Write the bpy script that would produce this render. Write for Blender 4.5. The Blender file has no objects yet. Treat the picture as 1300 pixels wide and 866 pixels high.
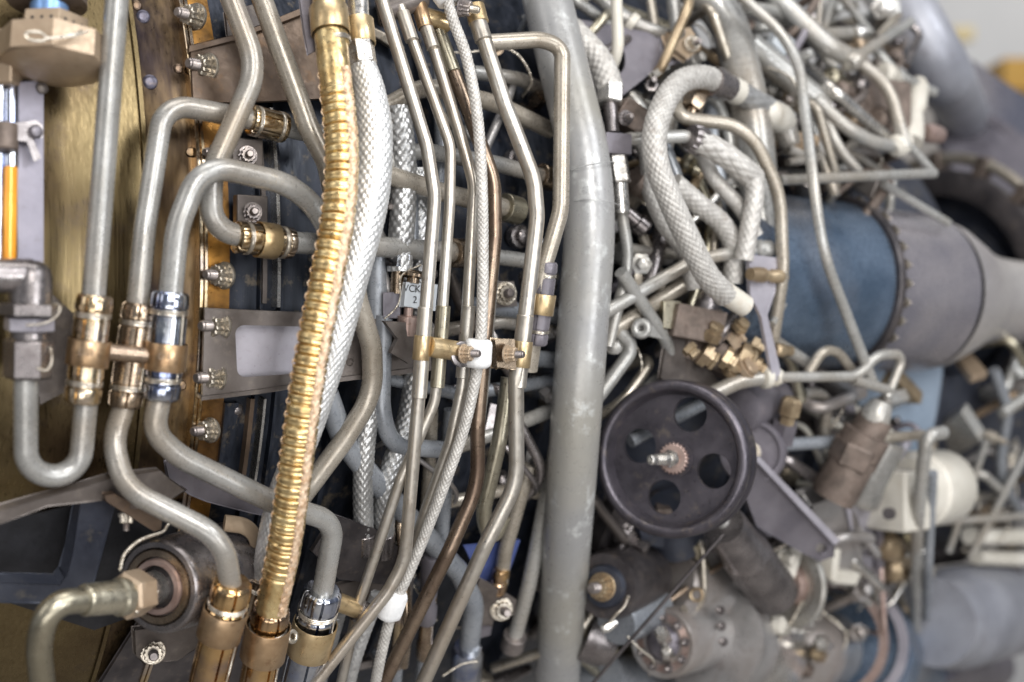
import bpy, math, random
import numpy as np
from mathutils import Vector, Matrix, Quaternion, noise
from mathutils.geometry import tessellate_polygon

random.seed(7)
rng = np.random.default_rng(7)
SC = bpy.context.scene
COL = SC.collection

# ------------------------------------------------------------------ camera
FPX = 1805.0                                    # focal length in photograph pixels (50 mm on 36 mm)
cam_d = bpy.data.cameras.new('camera')
cam = bpy.data.objects.new('camera', cam_d)
COL.objects.link(cam)
cam.location = (0, 0, 0)
cam.rotation_euler = (math.radians(90), 0, 0)
cam_d.sensor_width = 36.0
cam_d.lens = 50.0
cam_d.clip_start = 0.02
cam_d.clip_end = 60
cam_d.dof.use_dof = True
cam_d.dof.focus_distance = 1.05
cam_d.dof.aperture_fstop = 3.0
SC.camera = cam

# ------------------------------------------------------------------ world and unseen lamps of a lit hall, some added as fill
world = bpy.data.worlds.new('World')
SC.world = world
world.use_nodes = True
wn = world.node_tree.nodes
wn['Background'].inputs[0].default_value = (0.82, 0.88, 1.0, 1)
wn['Background'].inputs[1].default_value = 0.23


def area(name, loc, target, sx, sy, power, col):
    l = bpy.data.lights.new(name, 'AREA')
    l.shape = 'RECTANGLE'
    l.size, l.size_y = sx, sy
    l.energy = power
    l.color = col
    o = bpy.data.objects.new(name, l)
    COL.objects.link(o)
    o.location = loc
    d = Vector(target) - Vector(loc)
    o.rotation_euler = d.to_track_quat('-Z', 'Y').to_euler()
    return o


area('unseen_lamp', (0.55, -0.8, 0.85), (0.05, 1.15, -0.06), 0.7, 1.1, 36, (1.0, 0.98, 0.945))
area('unseen_lamp', (-1.7, -0.5, 1.0), (-0.1, 1.1, -0.1), 0.8, 1.4, 9, (1.0, 0.97, 0.93))  # softbox added at the left front for bright strips on the pipes
area('unseen_lamp', (2.3, -0.3, 1.7), (0.6, 1.5, 0), 1.2, 1.4, 50, (0.96, 0.98, 1.0))  # softbox added at the right front, also for bright strips
area('unseen_lamp', (1.5, -0.5, -0.15), (0.5, 1.4, -0.2), 0.9, 0.9, 20, (0.97, 0.985, 1.0))  # added low at the right to brighten the lower right machinery
area('unseen_lamp', (0.1, 0.6, 2.2), (0.1, 1.3, 0), 1.6, 0.9, 26, (1.0, 0.98, 0.95))
area('unseen_lamp', (0.2, -0.9, -0.75), (0.05, 1.2, -0.15), 1.4, 0.7, 13, (1.0, 0.98, 0.96))  # added low fill, stands in for light bounced off the floor
area('unseen_lamp', (3.0, 4.2, 3.2), (3.0, 6.5, 0.8), 3.0, 1.0, 75, (1.0, 0.97, 0.93))  # added out of view to brighten the far wall
SC.view_settings.view_transform = 'Standard'
SC.view_settings.look = 'None'
SC.view_settings.exposure = 0.0
SC.view_settings.gamma = 1.0
SC.render.engine = 'CYCLES'
SC.cycles.max_bounces = 8
SC.cycles.use_denoising = True

# ------------------------------------------------------------------ where the engine stands
TH = math.radians(36)
AX = Vector((math.cos(TH), math.sin(TH), 0))        # engine axis, running right and away
NR = Vector((math.sin(TH), -math.cos(TH), 0))       # from the axis towards the viewer
UP = Vector((0, 0, 1))
RC = 0.50                                           # casing radius


def ray(px, py):
    return Vector(((px - 650) / FPX, 1.0, (433 - py) / FPX))


PF = ray(250, 330) * 1.0
A0 = PF - NR * RC


def P(px, py, h=0.0):
    """A point that stands h millimetres off the casing, seen at photo pixel px, py."""
    if isinstance(h, str):                      # explicit distance from the camera plane, metres
        return ray(px, py) * float(h)
    r = RC + h / 1000.0
    d = ray(px, py)
    o = -A0
    dn, du = d.dot(NR), d.dot(UP)
    on, ou = o.dot(NR), o.dot(UP)
    a = dn * dn + du * du
    b = 2 * (dn * on + du * ou)
    c = on * on + ou * ou - r * r
    disc = max(b * b - 4 * a * c, 0.0)
    return d * ((-b - math.sqrt(disc)) / (2 * a))


def PY(px, py, y):
    return ray(px, py) * y


def axial(px, py, h=0.0):
    return (P(px, py, h) - A0).dot(AX)


def ring_pt(t, phi, r):
    return A0 + AX * t + (NR * math.cos(phi) + UP * math.sin(phi)) * r


def rad(w, p):
    """radius in metres of something w photo pixels wide at point p"""
    return 0.5 * w * p.y / FPX


# ------------------------------------------------------------------ materials
MATS = {}


def pbr(name, c1, c2=None, metal=0.0, rough=0.4, scale=60.0, stretch=(1, 1, 1), rvar=0.12, bump=0.05, bscale=220.0,
        spots=None, spot_amt=0.5, spot_scale=180.0, tint=None, tint_scale=14.0, tint_amt=0.5, vary=0.1, coat=0.0, aniso=0.0,
        ramp=(0.35, 0.65), braid=None, detail=5.0):
    m = bpy.data.materials.new(name)
    m.use_nodes = True
    nt = m.node_tree
    N, L = nt.nodes, nt.links
    b = N['Principled BSDF']
    tc = N.new('ShaderNodeTexCoord')
    geo = N.new('ShaderNodeNewGeometry')
    mp = N.new('ShaderNodeMapping')
    mp.inputs['Scale'].default_value = stretch
    L.new(geo.outputs['Position'], mp.inputs['Vector'])
    n1 = N.new('ShaderNodeTexNoise')
    n1.inputs['Scale'].default_value = scale
    n1.inputs['Detail'].default_value = detail
    n1.inputs['Roughness'].default_value = 0.6
    L.new(mp.outputs[0], n1.inputs['Vector'])
    r1 = N.new('ShaderNodeValToRGB')
    r1.color_ramp.elements[0].position, r1.color_ramp.elements[1].position = ramp
    r1.color_ramp.elements[0].color = (*c1, 1)
    r1.color_ramp.elements[1].color = (*(c2 or c1), 1)
    L.new(n1.outputs['Fac'], r1.inputs[0])
    col = r1.outputs[0]
    if tint:
        n3 = N.new('ShaderNodeTexNoise')
        n3.inputs['Scale'].default_value = tint_scale
        n3.inputs['Detail'].default_value = 3
        L.new(geo.outputs['Position'], n3.inputs['Vector'])
        r3 = N.new('ShaderNodeMapRange')
        r3.inputs[1].default_value, r3.inputs[2].default_value = 0.45, 0.68
        r3.inputs[4].default_value = tint_amt
        L.new(n3.outputs['Fac'], r3.inputs[0])
        mx = N.new('ShaderNodeMixRGB')
        mx.inputs[2].default_value = (*tint, 1)
        L.new(r3.outputs[0], mx.inputs[0])
        L.new(col, mx.inputs[1])
        col = mx.outputs[0]
    if spots:
        n2 = N.new('ShaderNodeTexNoise')
        n2.inputs['Scale'].default_value = spot_scale
        n2.inputs['Detail'].default_value = 6
        n2.inputs['Roughness'].default_value = 0.7
        L.new(geo.outputs['Position'], n2.inputs['Vector'])
        r2 = N.new('ShaderNodeMapRange')
        r2.inputs[1].default_value, r2.inputs[2].default_value = 0.56, 0.68
        r2.inputs[4].default_value = spot_amt
        L.new(n2.outputs['Fac'], r2.inputs[0])
        mx = N.new('ShaderNodeMixRGB')
        mx.inputs[2].default_value = (*spots, 1)
        L.new(r2.outputs[0], mx.inputs[0])
        L.new(col, mx.inputs[1])
        col = mx.outputs[0]
    if vary:
        oi = N.new('ShaderNodeObjectInfo')
        mr = N.new('ShaderNodeMapRange')
        mr.inputs[3].default_value, mr.inputs[4].default_value = 1 - vary, 1 + vary
        L.new(oi.outputs['Random'], mr.inputs[0])
        hv = N.new('ShaderNodeHueSaturation')
        L.new(mr.outputs[0], hv.inputs['Value'])
        L.new(col, hv.inputs['Color'])
        col = hv.outputs[0]
    L.new(col, b.inputs['Base Color'])
    b.inputs['Metallic'].default_value = metal
    n4 = N.new('ShaderNodeTexNoise')
    n4.inputs['Scale'].default_value = bscale
    n4.inputs['Detail'].default_value = 6
    n4.inputs['Roughness'].default_value = 0.65
    L.new(mp.outputs[0], n4.inputs['Vector'])
    rr = N.new('ShaderNodeMapRange')
    rr.inputs[1].default_value, rr.inputs[2].default_value = 0.3, 0.7
    rr.inputs[3].default_value, rr.inputs[4].default_value = max(rough - rvar, 0.03), min(rough + rvar, 1)
    L.new(n4.outputs['Fac'], rr.inputs[0])
    L.new(rr.outputs[0], b.inputs['Roughness'])
    if bump:
        bp = N.new('ShaderNodeBump')
        bp.inputs['Strength'].default_value = bump
        bp.inputs['Distance'].default_value = 0.002
        L.new(n4.outputs['Fac'], bp.inputs['Height'])
        L.new(bp.outputs[0], b.inputs['Normal'])
    if coat:
        b.inputs['Coat Weight'].default_value = coat
        b.inputs['Coat Roughness'].default_value = 0.2
    MATS[name] = m
    return m


pbr('grey_paint', (0.235, 0.228, 0.215), (0.33, 0.325, 0.312), 0.4, 0.30, scale=30, spots=(0.2, 0.18, 0.15), spot_amt=0.2,
    spot_scale=70, tint=(0.25, 0.205, 0.155), tint_scale=11, tint_amt=0.85, bump=0.025, vary=0.08)
pbr('pale_grey_paint', (0.285, 0.28, 0.265), (0.385, 0.38, 0.365), 0.4, 0.31, scale=30, spots=(0.28, 0.25, 0.21), spot_amt=0.25,
    spot_scale=90, tint=(0.34, 0.28, 0.21), tint_scale=12, tint_amt=0.5, bump=0.05, vary=0.08)
pbr('blue_grey_paint', (0.21, 0.225, 0.25), (0.29, 0.305, 0.33), 0.35, 0.31, scale=30, spots=(0.14, 0.14, 0.15), spot_amt=0.4, bump=0.06)
pbr('beige_grey_paint', (0.27, 0.235, 0.19), (0.37, 0.335, 0.285), 0.45, 0.30, scale=26, spots=(0.18, 0.14, 0.1), spot_amt=0.4, bump=0.05)
pbr('big_pipe_paint', (0.27, 0.268, 0.268), (0.325, 0.323, 0.323), 0.25, 0.33, scale=18, spots=(0.52, 0.53, 0.52), spot_amt=0.9,
    spot_scale=44, tint=(0.29, 0.275, 0.24), tint_scale=9, tint_amt=0.8, bump=0.1, bscale=120, vary=0)
pbr('tube_steel', (0.44, 0.40, 0.345), (0.58, 0.55, 0.50), 0.85, 0.37, scale=24, spots=(0.30, 0.24, 0.18), spot_amt=0.4, spot_scale=70,
    tint=(0.40, 0.32, 0.24), tint_scale=8, tint_amt=0.6, bump=0.03, vary=0.06)
pbr('bronzed_steel', (0.17, 0.12, 0.09), (0.30, 0.23, 0.17), 0.9, 0.33, scale=16, spots=(0.10, 0.07, 0.05), spot_amt=0.5, bump=0.03)
pbr('olive_steel', (0.30, 0.27, 0.20), (0.42, 0.385, 0.30), 0.9, 0.33, scale=16, spots=(0.14, 0.12, 0.09), spot_amt=0.4, bump=0.03)
pbr('gold_metal', (0.54, 0.37, 0.165), (0.76, 0.60, 0.32), 0.92, 0.33, scale=70, spots=(0.30, 0.16, 0.06), spot_amt=0.55, spot_scale=160,
    bump=0.10, bscale=320, vary=0)
pbr('copper_braid', (0.50, 0.32, 0.19), (0.78, 0.62, 0.46), 0.55, 0.5, scale=260, spots=(0.16, 0.09, 0.05), spot_amt=0.7, spot_scale=420, bump=0.3,
    bscale=700, vary=0)
pbr('silver_braid', (0.52, 0.52, 0.52), (0.76, 0.76, 0.755), 0.6, 0.38, scale=160, spots=(0.30, 0.28, 0.26), spot_amt=0.5, spot_scale=260, bump=0.15,
    bscale=900, vary=0)
pbr('dark_braid', (0.36, 0.36, 0.36), (0.58, 0.58, 0.575), 0.75, 0.36, scale=60, spots=(0.12, 0.11, 0.1), spot_amt=0.25, bump=0.03, bscale=900, vary=0)
pbr('linen_braid', (0.38, 0.362, 0.34), (0.54, 0.52, 0.49), 0.35, 0.5, scale=160, spots=(0.24, 0.2, 0.17), spot_amt=0.55, spot_scale=140, bump=0.2,
    bscale=800, vary=0.05)
pbr('brass_sheet', (0.11, 0.08, 0.037), (0.175, 0.132, 0.068), 0.92, 0.33, scale=1.0, stretch=(520, 520, 2.5), ramp=(0.2, 0.8), tint=(0.055, 0.034, 0.018),
    tint_scale=11, tint_amt=0.9, spots=(0.06, 0.045, 0.05), spot_amt=0.3, spot_scale=30, bump=0.03, bscale=1.4, vary=0)
pbr('scorched_brass', (0.075, 0.05, 0.03), (0.25, 0.17, 0.085), 0.9, 0.36, scale=1.0, stretch=(200, 200, 6), ramp=(0.25, 0.75), tint=(0.035, 0.028, 0.04),
    tint_scale=12, tint_amt=0.92, spots=(0.04, 0.03, 0.04), spot_amt=0.5, spot_scale=36, bump=0.04, bscale=1.4, vary=0)
pbr('blued_pin', (0.035, 0.033, 0.05), (0.075, 0.07, 0.09), 0.6, 0.35, scale=60, spots=(0.2, 0.15, 0.12), spot_amt=0.4, bump=0.05)
pbr('heat_tinted_brass', (0.16, 0.085, 0.03), (0.60, 0.29, 0.055), 0.85, 0.36, scale=30, tint=(0.035, 0.03, 0.04), tint_scale=15, tint_amt=0.95,
    spots=(0.05, 0.03, 0.03), spot_amt=0.5, spot_scale=60, bump=0.05, vary=0)
pbr('brown_plate', (0.085, 0.06, 0.045), (0.17, 0.12, 0.085), 0.6, 0.45, scale=22, spots=(0.3, 0.15, 0.05), spot_amt=0.25, spot_scale=60, bump=0.06)
pbr('bracket_grey', (0.095, 0.08, 0.072), (0.165, 0.143, 0.132), 0.55, 0.42, scale=30, spots=(0.32, 0.27, 0.22), spot_amt=0.25, spot_scale=80, bump=0.06)
pbr('violet_grey', (0.12, 0.11, 0.128), (0.19, 0.175, 0.195), 0.35, 0.42, scale=24, spots=(0.13, 0.11, 0.12), spot_amt=0.4, spot_scale=70, bump=0.05)
pbr('pale_violet_grey', (0.29, 0.275, 0.31), (0.40, 0.38, 0.42), 0.3, 0.38, scale=16, spots=(0.22, 0.18, 0.2), spot_amt=0.3, bump=0.04)
pbr('slate_blue', (0.03, 0.034, 0.05), (0.07, 0.077, 0.10), 0.45, 0.42, scale=16, spots=(0.26, 0.22, 0.15), spot_amt=0.3, spot_scale=50, bump=0.06, vary=0)
pbr('worn_blue_casing', (0.008, 0.011, 0.018), (0.032, 0.037, 0.052), 0.5, 0.38, scale=1.0, stretch=(120, 120, 7), spots=(0.19, 0.15, 0.10), spot_amt=0.6,
    spot_scale=60, bump=0.05, bscale=2.0, vary=0)
pbr('duct_blue', (0.085, 0.125, 0.185), (0.185, 0.245, 0.335), 0.65, 0.3, scale=12, tint=(0.24, 0.21, 0.19), tint_scale=8, tint_amt=0.6, bump=0.03, vary=0)
pbr('duct_violet', (0.21, 0.20, 0.235), (0.34, 0.315, 0.33), 0.6, 0.3, scale=10, tint=(0.15, 0.16, 0.21), tint_scale=6, tint_amt=0.7, bump=0.03, vary=0)
pbr('duct_pale', (0.36, 0.33, 0.33), (0.52, 0.49, 0.47), 0.6, 0.35, scale=10, tint=(0.34, 0.36, 0.42), tint_scale=8, tint_amt=0.7, bump=0.03, vary=0)
pbr('panel_blue_grey', (0.20, 0.26, 0.34), (0.28, 0.34, 0.42), 0.2, 0.42, scale=8, spots=(0.12, 0.14, 0.17), spot_amt=0.3, bump=0.03, vary=0)
pbr('dark_iron', (0.045, 0.040, 0.043), (0.10, 0.088, 0.088), 0.55, 0.42, scale=40, spots=(0.19, 0.15, 0.12), spot_amt=0.4, spot_scale=90, bump=0.12, bscale=320)
pbr('wheel_iron', (0.055, 0.05, 0.06), (0.105, 0.095, 0.11), 0.7, 0.36, scale=34, spots=(0.24, 0.2, 0.16), spot_amt=0.45, spot_scale=70, bump=0.1, bscale=260, vary=0)
pbr('hollow_shade', (0.008, 0.008, 0.01), (0.016, 0.016, 0.02), 0.1, 0.6, vary=0)  # black colour standing in for shade inside holes and voids
pbr('gunmetal', (0.16, 0.145, 0.145), (0.28, 0.255, 0.25), 0.85, 0.30, scale=40, spots=(0.10, 0.08, 0.08), spot_amt=0.4, spot_scale=60, bump=0.02)
pbr('bright_steel', (0.52, 0.50, 0.47), (0.72, 0.70, 0.67), 0.92, 0.27, scale=50, spots=(0.30, 0.24, 0.18), spot_amt=0.4, spot_scale=90, bump=0.04)
pbr('blued_chrome', (0.34, 0.36, 0.42), (0.66, 0.68, 0.70), 1.0, 0.17, scale=26, tint=(0.17, 0.22, 0.42), tint_scale=34, tint_amt=0.85, spots=(0.18, 0.13, 0.14),
    spot_amt=0.4, spot_scale=110, bump=0.02)
pbr('gilded_steel', (0.46, 0.34, 0.20), (0.68, 0.56, 0.38), 1.0, 0.2, scale=26, tint=(0.38, 0.34, 0.36), tint_scale=30, tint_amt=0.8, spots=(0.16, 0.10, 0.06),
    spot_amt=0.4, spot_scale=110, bump=0.02)
pbr('smoked_bronze', (0.20, 0.15, 0.11), (0.42, 0.33, 0.24), 0.95, 0.25, scale=30, spots=(0.08, 0.06, 0.05), spot_amt=0.5, spot_scale=110, bump=0.03)
pbr('amber_steel', (0.48, 0.29, 0.12), (0.70, 0.48, 0.24), 1.0, 0.2, scale=26, tint=(0.30, 0.22, 0.19), tint_scale=40, tint_amt=0.8, bump=0.02)
pbr('copper_band', (0.34, 0.222, 0.125), (0.48, 0.34, 0.21), 0.9, 0.36, scale=40, spots=(0.22, 0.12, 0.06), spot_amt=0.5, spot_scale=120, bump=0.05)
pbr('brass_band', (0.44, 0.32, 0.17), (0.58, 0.45, 0.27), 0.85, 0.36, scale=40, spots=(0.24, 0.14, 0.07), spot_amt=0.5, spot_scale=120, bump=0.05)
pbr('tan_metal', (0.34, 0.25, 0.17), (0.46, 0.36, 0.26), 0.5, 0.42, scale=20, spots=(0.2, 0.13, 0.08), spot_amt=0.3, spot_scale=70, bump=0.05)
pbr('bolt_steel', (0.36, 0.32, 0.26), (0.54, 0.49, 0.42), 0.85, 0.33, scale=120, spots=(0.14, 0.11, 0.09), spot_amt=0.4, spot_scale=160, bump=0.02)
pbr('stud_steel', (0.19, 0.17, 0.17), (0.32, 0.28, 0.26), 0.8, 0.38, scale=120, bump=0.1)
pbr('wire_steel', (0.50, 0.45, 0.38), (0.68, 0.63, 0.55), 0.9, 0.32, scale=200, bump=0)
pbr('white_cloth', (0.70, 0.70, 0.70), (0.82, 0.82, 0.82), 0.0, 0.85, scale=120, spots=(0.5, 0.48, 0.46), spot_amt=0.5, spot_scale=160, bump=0.35, bscale=900)
pbr('cream_paint', (0.46, 0.43, 0.37), (0.60, 0.57, 0.51), 0.05, 0.45, scale=20, spots=(0.36, 0.28, 0.18), spot_amt=0.4, spot_scale=40, bump=0.03)
pbr('blue_ring', (0.14, 0.26, 0.50), (0.22, 0.36, 0.62), 0.6, 0.35, scale=20, bump=0.03)
pbr('cobalt_paint', (0.05, 0.075, 0.22), (0.085, 0.115, 0.30), 0.2, 0.5, scale=20, bump=0.03)
pbr('rust_brown', (0.10, 0.078, 0.065), (0.20, 0.155, 0.13), 0.4, 0.55, scale=60, spots=(0.08, 0.05, 0.04), spot_amt=0.6, bump=0.3, bscale=300)
pbr('soiled_brass', (0.24, 0.175, 0.11), (0.46, 0.36, 0.235), 0.7, 0.4, scale=60, spots=(0.14, 0.09, 0.06), spot_amt=0.6, spot_scale=120, bump=0.1)
pbr('rose_steel', (0.34, 0.24, 0.21), (0.46, 0.35, 0.31), 0.7, 0.4, scale=60, spots=(0.18, 0.11, 0.09), spot_amt=0.5, bump=0.08)
pbr('tag_white', (0.46, 0.49, 0.52), (0.56, 0.59, 0.62), 0.2, 0.4, scale=40, bump=0.03)
pbr('cast_grey', (0.25, 0.24, 0.235), (0.37, 0.355, 0.35), 0.55, 0.36, scale=30, spots=(0.15, 0.12, 0.11), spot_amt=0.45, spot_scale=60, tint=(0.27, 0.22, 0.19), tint_scale=16,
    tint_amt=0.6, bump=0.06)
pbr('starter_grey', (0.22, 0.225, 0.255), (0.31, 0.315, 0.35), 0.3, 0.42, scale=14, spots=(0.16, 0.14, 0.15), spot_amt=0.4, spot_scale=40, bump=0.03)
pbr('lilac_strip', (0.17, 0.16, 0.195), (0.25, 0.235, 0.275), 0.35, 0.4, scale=16, spots=(0.12, 0.1, 0.1), spot_amt=0.3, bump=0.04)
pbr('ink', (0.03, 0.03, 0.035), (0.05, 0.05, 0.05), 0.0, 0.6, bump=0)
pbr('wall_grey', (0.62, 0.62, 0.62), (0.66, 0.66, 0.66), 0.0, 0.8, scale=2, bump=0)
pbr('wall_base', (0.30, 0.28, 0.26), (0.34, 0.32, 0.30), 0.0, 0.8, scale=2, bump=0)
pbr('safety_yellow', (0.70, 0.38, 0.06), (0.78, 0.46, 0.10), 0.0, 0.5, scale=4, bump=0)
pbr('pale_yellow', (0.72, 0.60, 0.32), (0.78, 0.66, 0.40), 0.0, 0.5, scale=4, bump=0)
pbr('amber_resin', (0.75, 0.28, 0.015), (0.90, 0.42, 0.04), 0.2, 0.18, scale=14, bump=0.02, coat=0.6)


# ------------------------------------------------------------------ mesh building
class MB:
    def __init__(s):
        s.v, s.f, s.n = [], [], 0

    def add(s, verts, faces):
        verts = np.asarray(verts, dtype=float).reshape(-1, 3)
        s.v.append(verts)
        for f in faces:
            s.f.append(tuple(int(i) + s.n for i in f))
        s.n += len(verts)
        return s

    def grid(s, verts, rows, cols, close=True, cap0=True, cap1=True):
        """rows x cols points, wrapped round each row"""
        base = s.n
        s.v.append(np.asarray(verts, dtype=float).reshape(-1, 3))
        s.n += rows * cols
        c = cols if close else cols - 1
        i = np.arange(rows - 1)[:, None] * cols
        j = np.arange(c)[None, :]
        j2 = (j + 1) % cols
        q = np.stack([i + j, i + j2, i + cols + j2, i + cols + j], axis=-1).reshape(-1, 4) + base
        s.f.extend(map(tuple, q.tolist()))
        if cap0:
            s.f.append(tuple(base + k for k in range(cols - 1, -1, -1)))
        if cap1:
            s.f.append(tuple(base + (rows - 1) * cols + k for k in range(cols)))
        return s

    def mesh(s, name, origin, mat, sharp=38, smooth=True):
        V = np.concatenate(s.v) - np.array(origin)
        me = bpy.data.meshes.new(name)
        me.from_pydata(V.tolist(), [], s.f)
        me.validate()
        if smooth:
            me.polygons.foreach_set('use_smooth', np.ones(len(me.polygons), dtype=bool))
            me.set_sharp_from_angle(angle=math.radians(sharp))
        me.materials.append(MATS[mat])
        return me


def root_of(o):
    while o.parent:
        o = o.parent
    return o


def tag(o, label, cat, group=None):
    o['label'] = label
    o['category'] = cat
    if group:
        o['group'] = group
    return o


def thing(name, mb, mat, label, cat, group=None, sharp=38):
    V = np.concatenate(mb.v)
    org = (V.min(0) + V.max(0)) / 2
    org[2] = V[:, 2].min()
    o = bpy.data.objects.new(name, mb.mesh(name, org, mat, sharp))
    o.location = org
    COL.objects.link(o)
    return tag(o, label, cat, group)


def holder(name, loc, label, cat, group=None):
    o = bpy.data.objects.new(name, None)
    o.empty_display_size = 0.01
    o.location = loc
    COL.objects.link(o)
    return tag(o, label, cat, group)


def part(name, mb, mat, parent, label=None, sharp=38, bevel=0):
    r = root_of(parent)
    o = bpy.data.objects.new(name, mb.mesh(name, r.location, mat, sharp))
    COL.objects.link(o)
    o.parent = parent
    if label:
        o['label'] = label
    if bevel:
        bev(o, bevel)
    return o


def bev(o, w=0.0006, seg=2):
    m = o.modifiers.new('bevel', 'BEVEL')
    m.width = w
    m.segments = seg
    m.limit_method = 'ANGLE'
    m.angle_limit = math.radians(40)
    return o


def A(p):
    return np.array(p, dtype=float)


def unit(v):
    v = A(v)
    return v / max(np.linalg.norm(v), 1e-12)


def frame_of(d):
    d = unit(d)
    h = np.array([0, 0, 1.0]) if abs(d[2]) < 0.9 else np.array([1.0, 0, 0])
    x = unit(np.cross(h, d))
    y = np.cross(d, x)
    return x, y, d


def lathe(mb, p, d, prof, ns=32, rot=0.0, mod=None, cap0=True, cap1=True):
    """prof: (distance along d from p, radius). mod(theta array, s) multiplies the radius"""
    x, y, d = frame_of(d)
    th = np.linspace(0, 2 * math.pi, ns, endpoint=False) + rot
    rows = []
    for (s, r) in prof:
        k = np.ones(ns) if mod is None else mod(th - rot, s)
        rows.append(A(p) + d * s + (np.outer(np.cos(th) * k, x) + np.outer(np.sin(th) * k, y)) * r)
    return mb.grid(np.concatenate(rows), len(prof), ns, True, cap0, cap1)


def cyl(mb, p0, p1, r0, r1=None, ns=24, ch=0.0, rot=0.0):
    r1 = r0 if r1 is None else r1
    d = A(p1) - A(p0)
    L = np.linalg.norm(d)
    pr = [(0, r0), (L, r1)] if not ch else [(0, r0 - ch), (ch, r0), (L - ch, r1), (L, r1 - ch)]
    return lathe(mb, p0, d, pr, ns, rot)


def fillet(pts, rads, nseg=9):
    pts = [A(p) for p in pts]
    out = [pts[0]]
    for i in range(1, len(pts) - 1):
        a, b, c = pts[i - 1], pts[i], pts[i + 1]
        u, v = unit(a - b), unit(c - b)
        la, lc = np.linalg.norm(a - b), np.linalg.norm(c - b)
        ang = math.acos(max(-1, min(1, float(u @ v))))
        if ang > math.radians(178):
            out.append(b)
            continue
        soft = 2.6 if ang > math.radians(115) else 1.0
        t = min(soft * rads[i] / math.tan(ang / 2), la * 0.49, lc * 0.49)
        p0, p2 = b + u * t, b + v * t
        rr = t * math.tan(ang / 2)
        bis = unit(u + v)
        cen = b + bis * (rr / math.sin(ang / 2))
        e0, e2 = unit(p0 - cen), unit(p2 - cen)
        w = math.acos(max(-1, min(1, float(e0 @ e2))))
        if w < 1e-4:
            out.append(b)
            continue
        for k in range(nseg + 1):
            f = k / nseg
            out.append(cen + rr * (math.sin((1 - f) * w) * e0 + math.sin(f * w) * e2) / math.sin(w))
    out.append(pts[-1])
    res = [out[0]]
    for p in out[1:]:
        if np.linalg.norm(p - res[-1]) > 1e-5:
            res.append(p)
    return np.array(res)


def spline(pts, step):
    """Catmull-Rom through pts, resampled evenly"""
    p = [A(q) for q in pts]
    p = [2 * p[0] - p[1]] + p + [2 * p[-1] - p[-2]]
    dense = []
    for i in range(1, len(p) - 2):
        for t in np.linspace(0, 1, 24, endpoint=False):
            a, b, c, d = p[i - 1], p[i], p[i + 1], p[i + 2]
            dense.append(0.5 * ((2 * b) + (-a + c) * t + (2 * a - 5 * b + 4 * c - d) * t * t + (-a + 3 * b - 3 * c + d) * t ** 3))
    dense.append(p[-2])
    return resample(np.array(dense), step)


def resample(d, step):
    seg = np.linalg.norm(np.diff(d, axis=0), axis=1)
    s = np.concatenate([[0], np.cumsum(seg)])
    n = max(int(s[-1] / step), 2)
    t = np.linspace(0, s[-1], n + 1)
    return np.stack([np.interp(t, s, d[:, k]) for k in range(3)], axis=1)


def frames(pts):
    T = np.gradient(pts, axis=0)
    T /= np.linalg.norm(T, axis=1)[:, None]
    X = np.zeros_like(T)
    v = np.cross(T[0], [0.3, -0.9, 0.2])
    X[0] = unit(np.cross(v, T[0]))
    for i in range(1, len(T)):
        X[i] = unit(X[i - 1] - T[i] * (X[i - 1] @ T[i]))
    return T, X, np.cross(T, X)


def sweep(mb, pts, r, ns=20, disp=None, cap=True, flat=1.0):
    """tube along pts; disp(theta grid, length grid) multiplies the radius"""
    T, X, Y = frames(pts)
    seg = np.linalg.norm(np.diff(pts, axis=0), axis=1)
    s = np.concatenate([[0], np.cumsum(seg)])
    th = np.linspace(0, 2 * math.pi, ns, endpoint=False)
    r = np.broadcast_to(np.asarray(r, dtype=float), (len(pts),))
    R = np.repeat(r[:, None], ns, axis=1)
    if disp is not None:
        R = R * disp(np.broadcast_to(th, R.shape), np.broadcast_to(s[:, None], R.shape))
    V = pts[:, None, :] + (X[:, None, :] * np.cos(th)[None, :, None] * flat + Y[:, None, :] * np.sin(th)[None, :, None]) * R[:, :, None]
    return mb.grid(V.reshape(-1, 3), len(pts), ns, True, cap, cap)


def braid_fn(r, n=12, amp=0.07, slope=1.0, seed=0):
    """over-under weave of n bundles each way"""
    lam = 2 * math.pi * r / n * slope

    def f(th, s):
        u = th / (2 * math.pi) * n
        v = s / lam
        wob = 0.10 * np.sin(s * 90 + 3 * np.sin(th))
        a, b = u + v + wob, u - v + wob * 0.5
        ia, ib = np.floor(a), np.floor(b)
        fa, fb = a - ia, b - ib
        par = ((ia + ib) % 2) == 0
        pa = np.sqrt(np.clip(1 - (2 * fa - 1) ** 2, 0, 1))
        pb = np.sqrt(np.clip(1 - (2 * fb - 1) ** 2, 0, 1))
        ha = pa * (0.45 + 0.55 * np.sin(math.pi * fb))
        hb = pb * (0.45 + 0.55 * np.sin(math.pi * fa))
        return 1 - amp + amp * np.where(par, ha, hb)
    return f


def poly_plate(mb, pts, normal, th, holes=()):
    """flat plate: outline points (3D), extruded by th along -normal; holes are outlines too"""
    n = unit(normal) * th
    loops = [[Vector(p) for p in pts]] + [[Vector(p) for p in h] for h in holes]
    tris = tessellate_polygon(loops)
    flatv = [A(p) for l in loops for p in l]
    nv = len(flatv)
    V = flatv + [p - n for p in flatv]
    F = []
    for t in tris:
        a, b, c = (flatv[i] for i in t)
        up = np.cross(b - a, c - a) @ n > 0
        t = tuple(t) if up else tuple(reversed(t))
        F.append(t)
        F.append(tuple(i + nv for i in reversed(t)))
    k = 0
    for l in loops:
        m = len(l)
        for i in range(m):
            j = (i + 1) % m
            F.append((k + i, k + nv + i, k + nv + j, k + j))
        k += m
    mb.add(V, F)
    return mb


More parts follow.
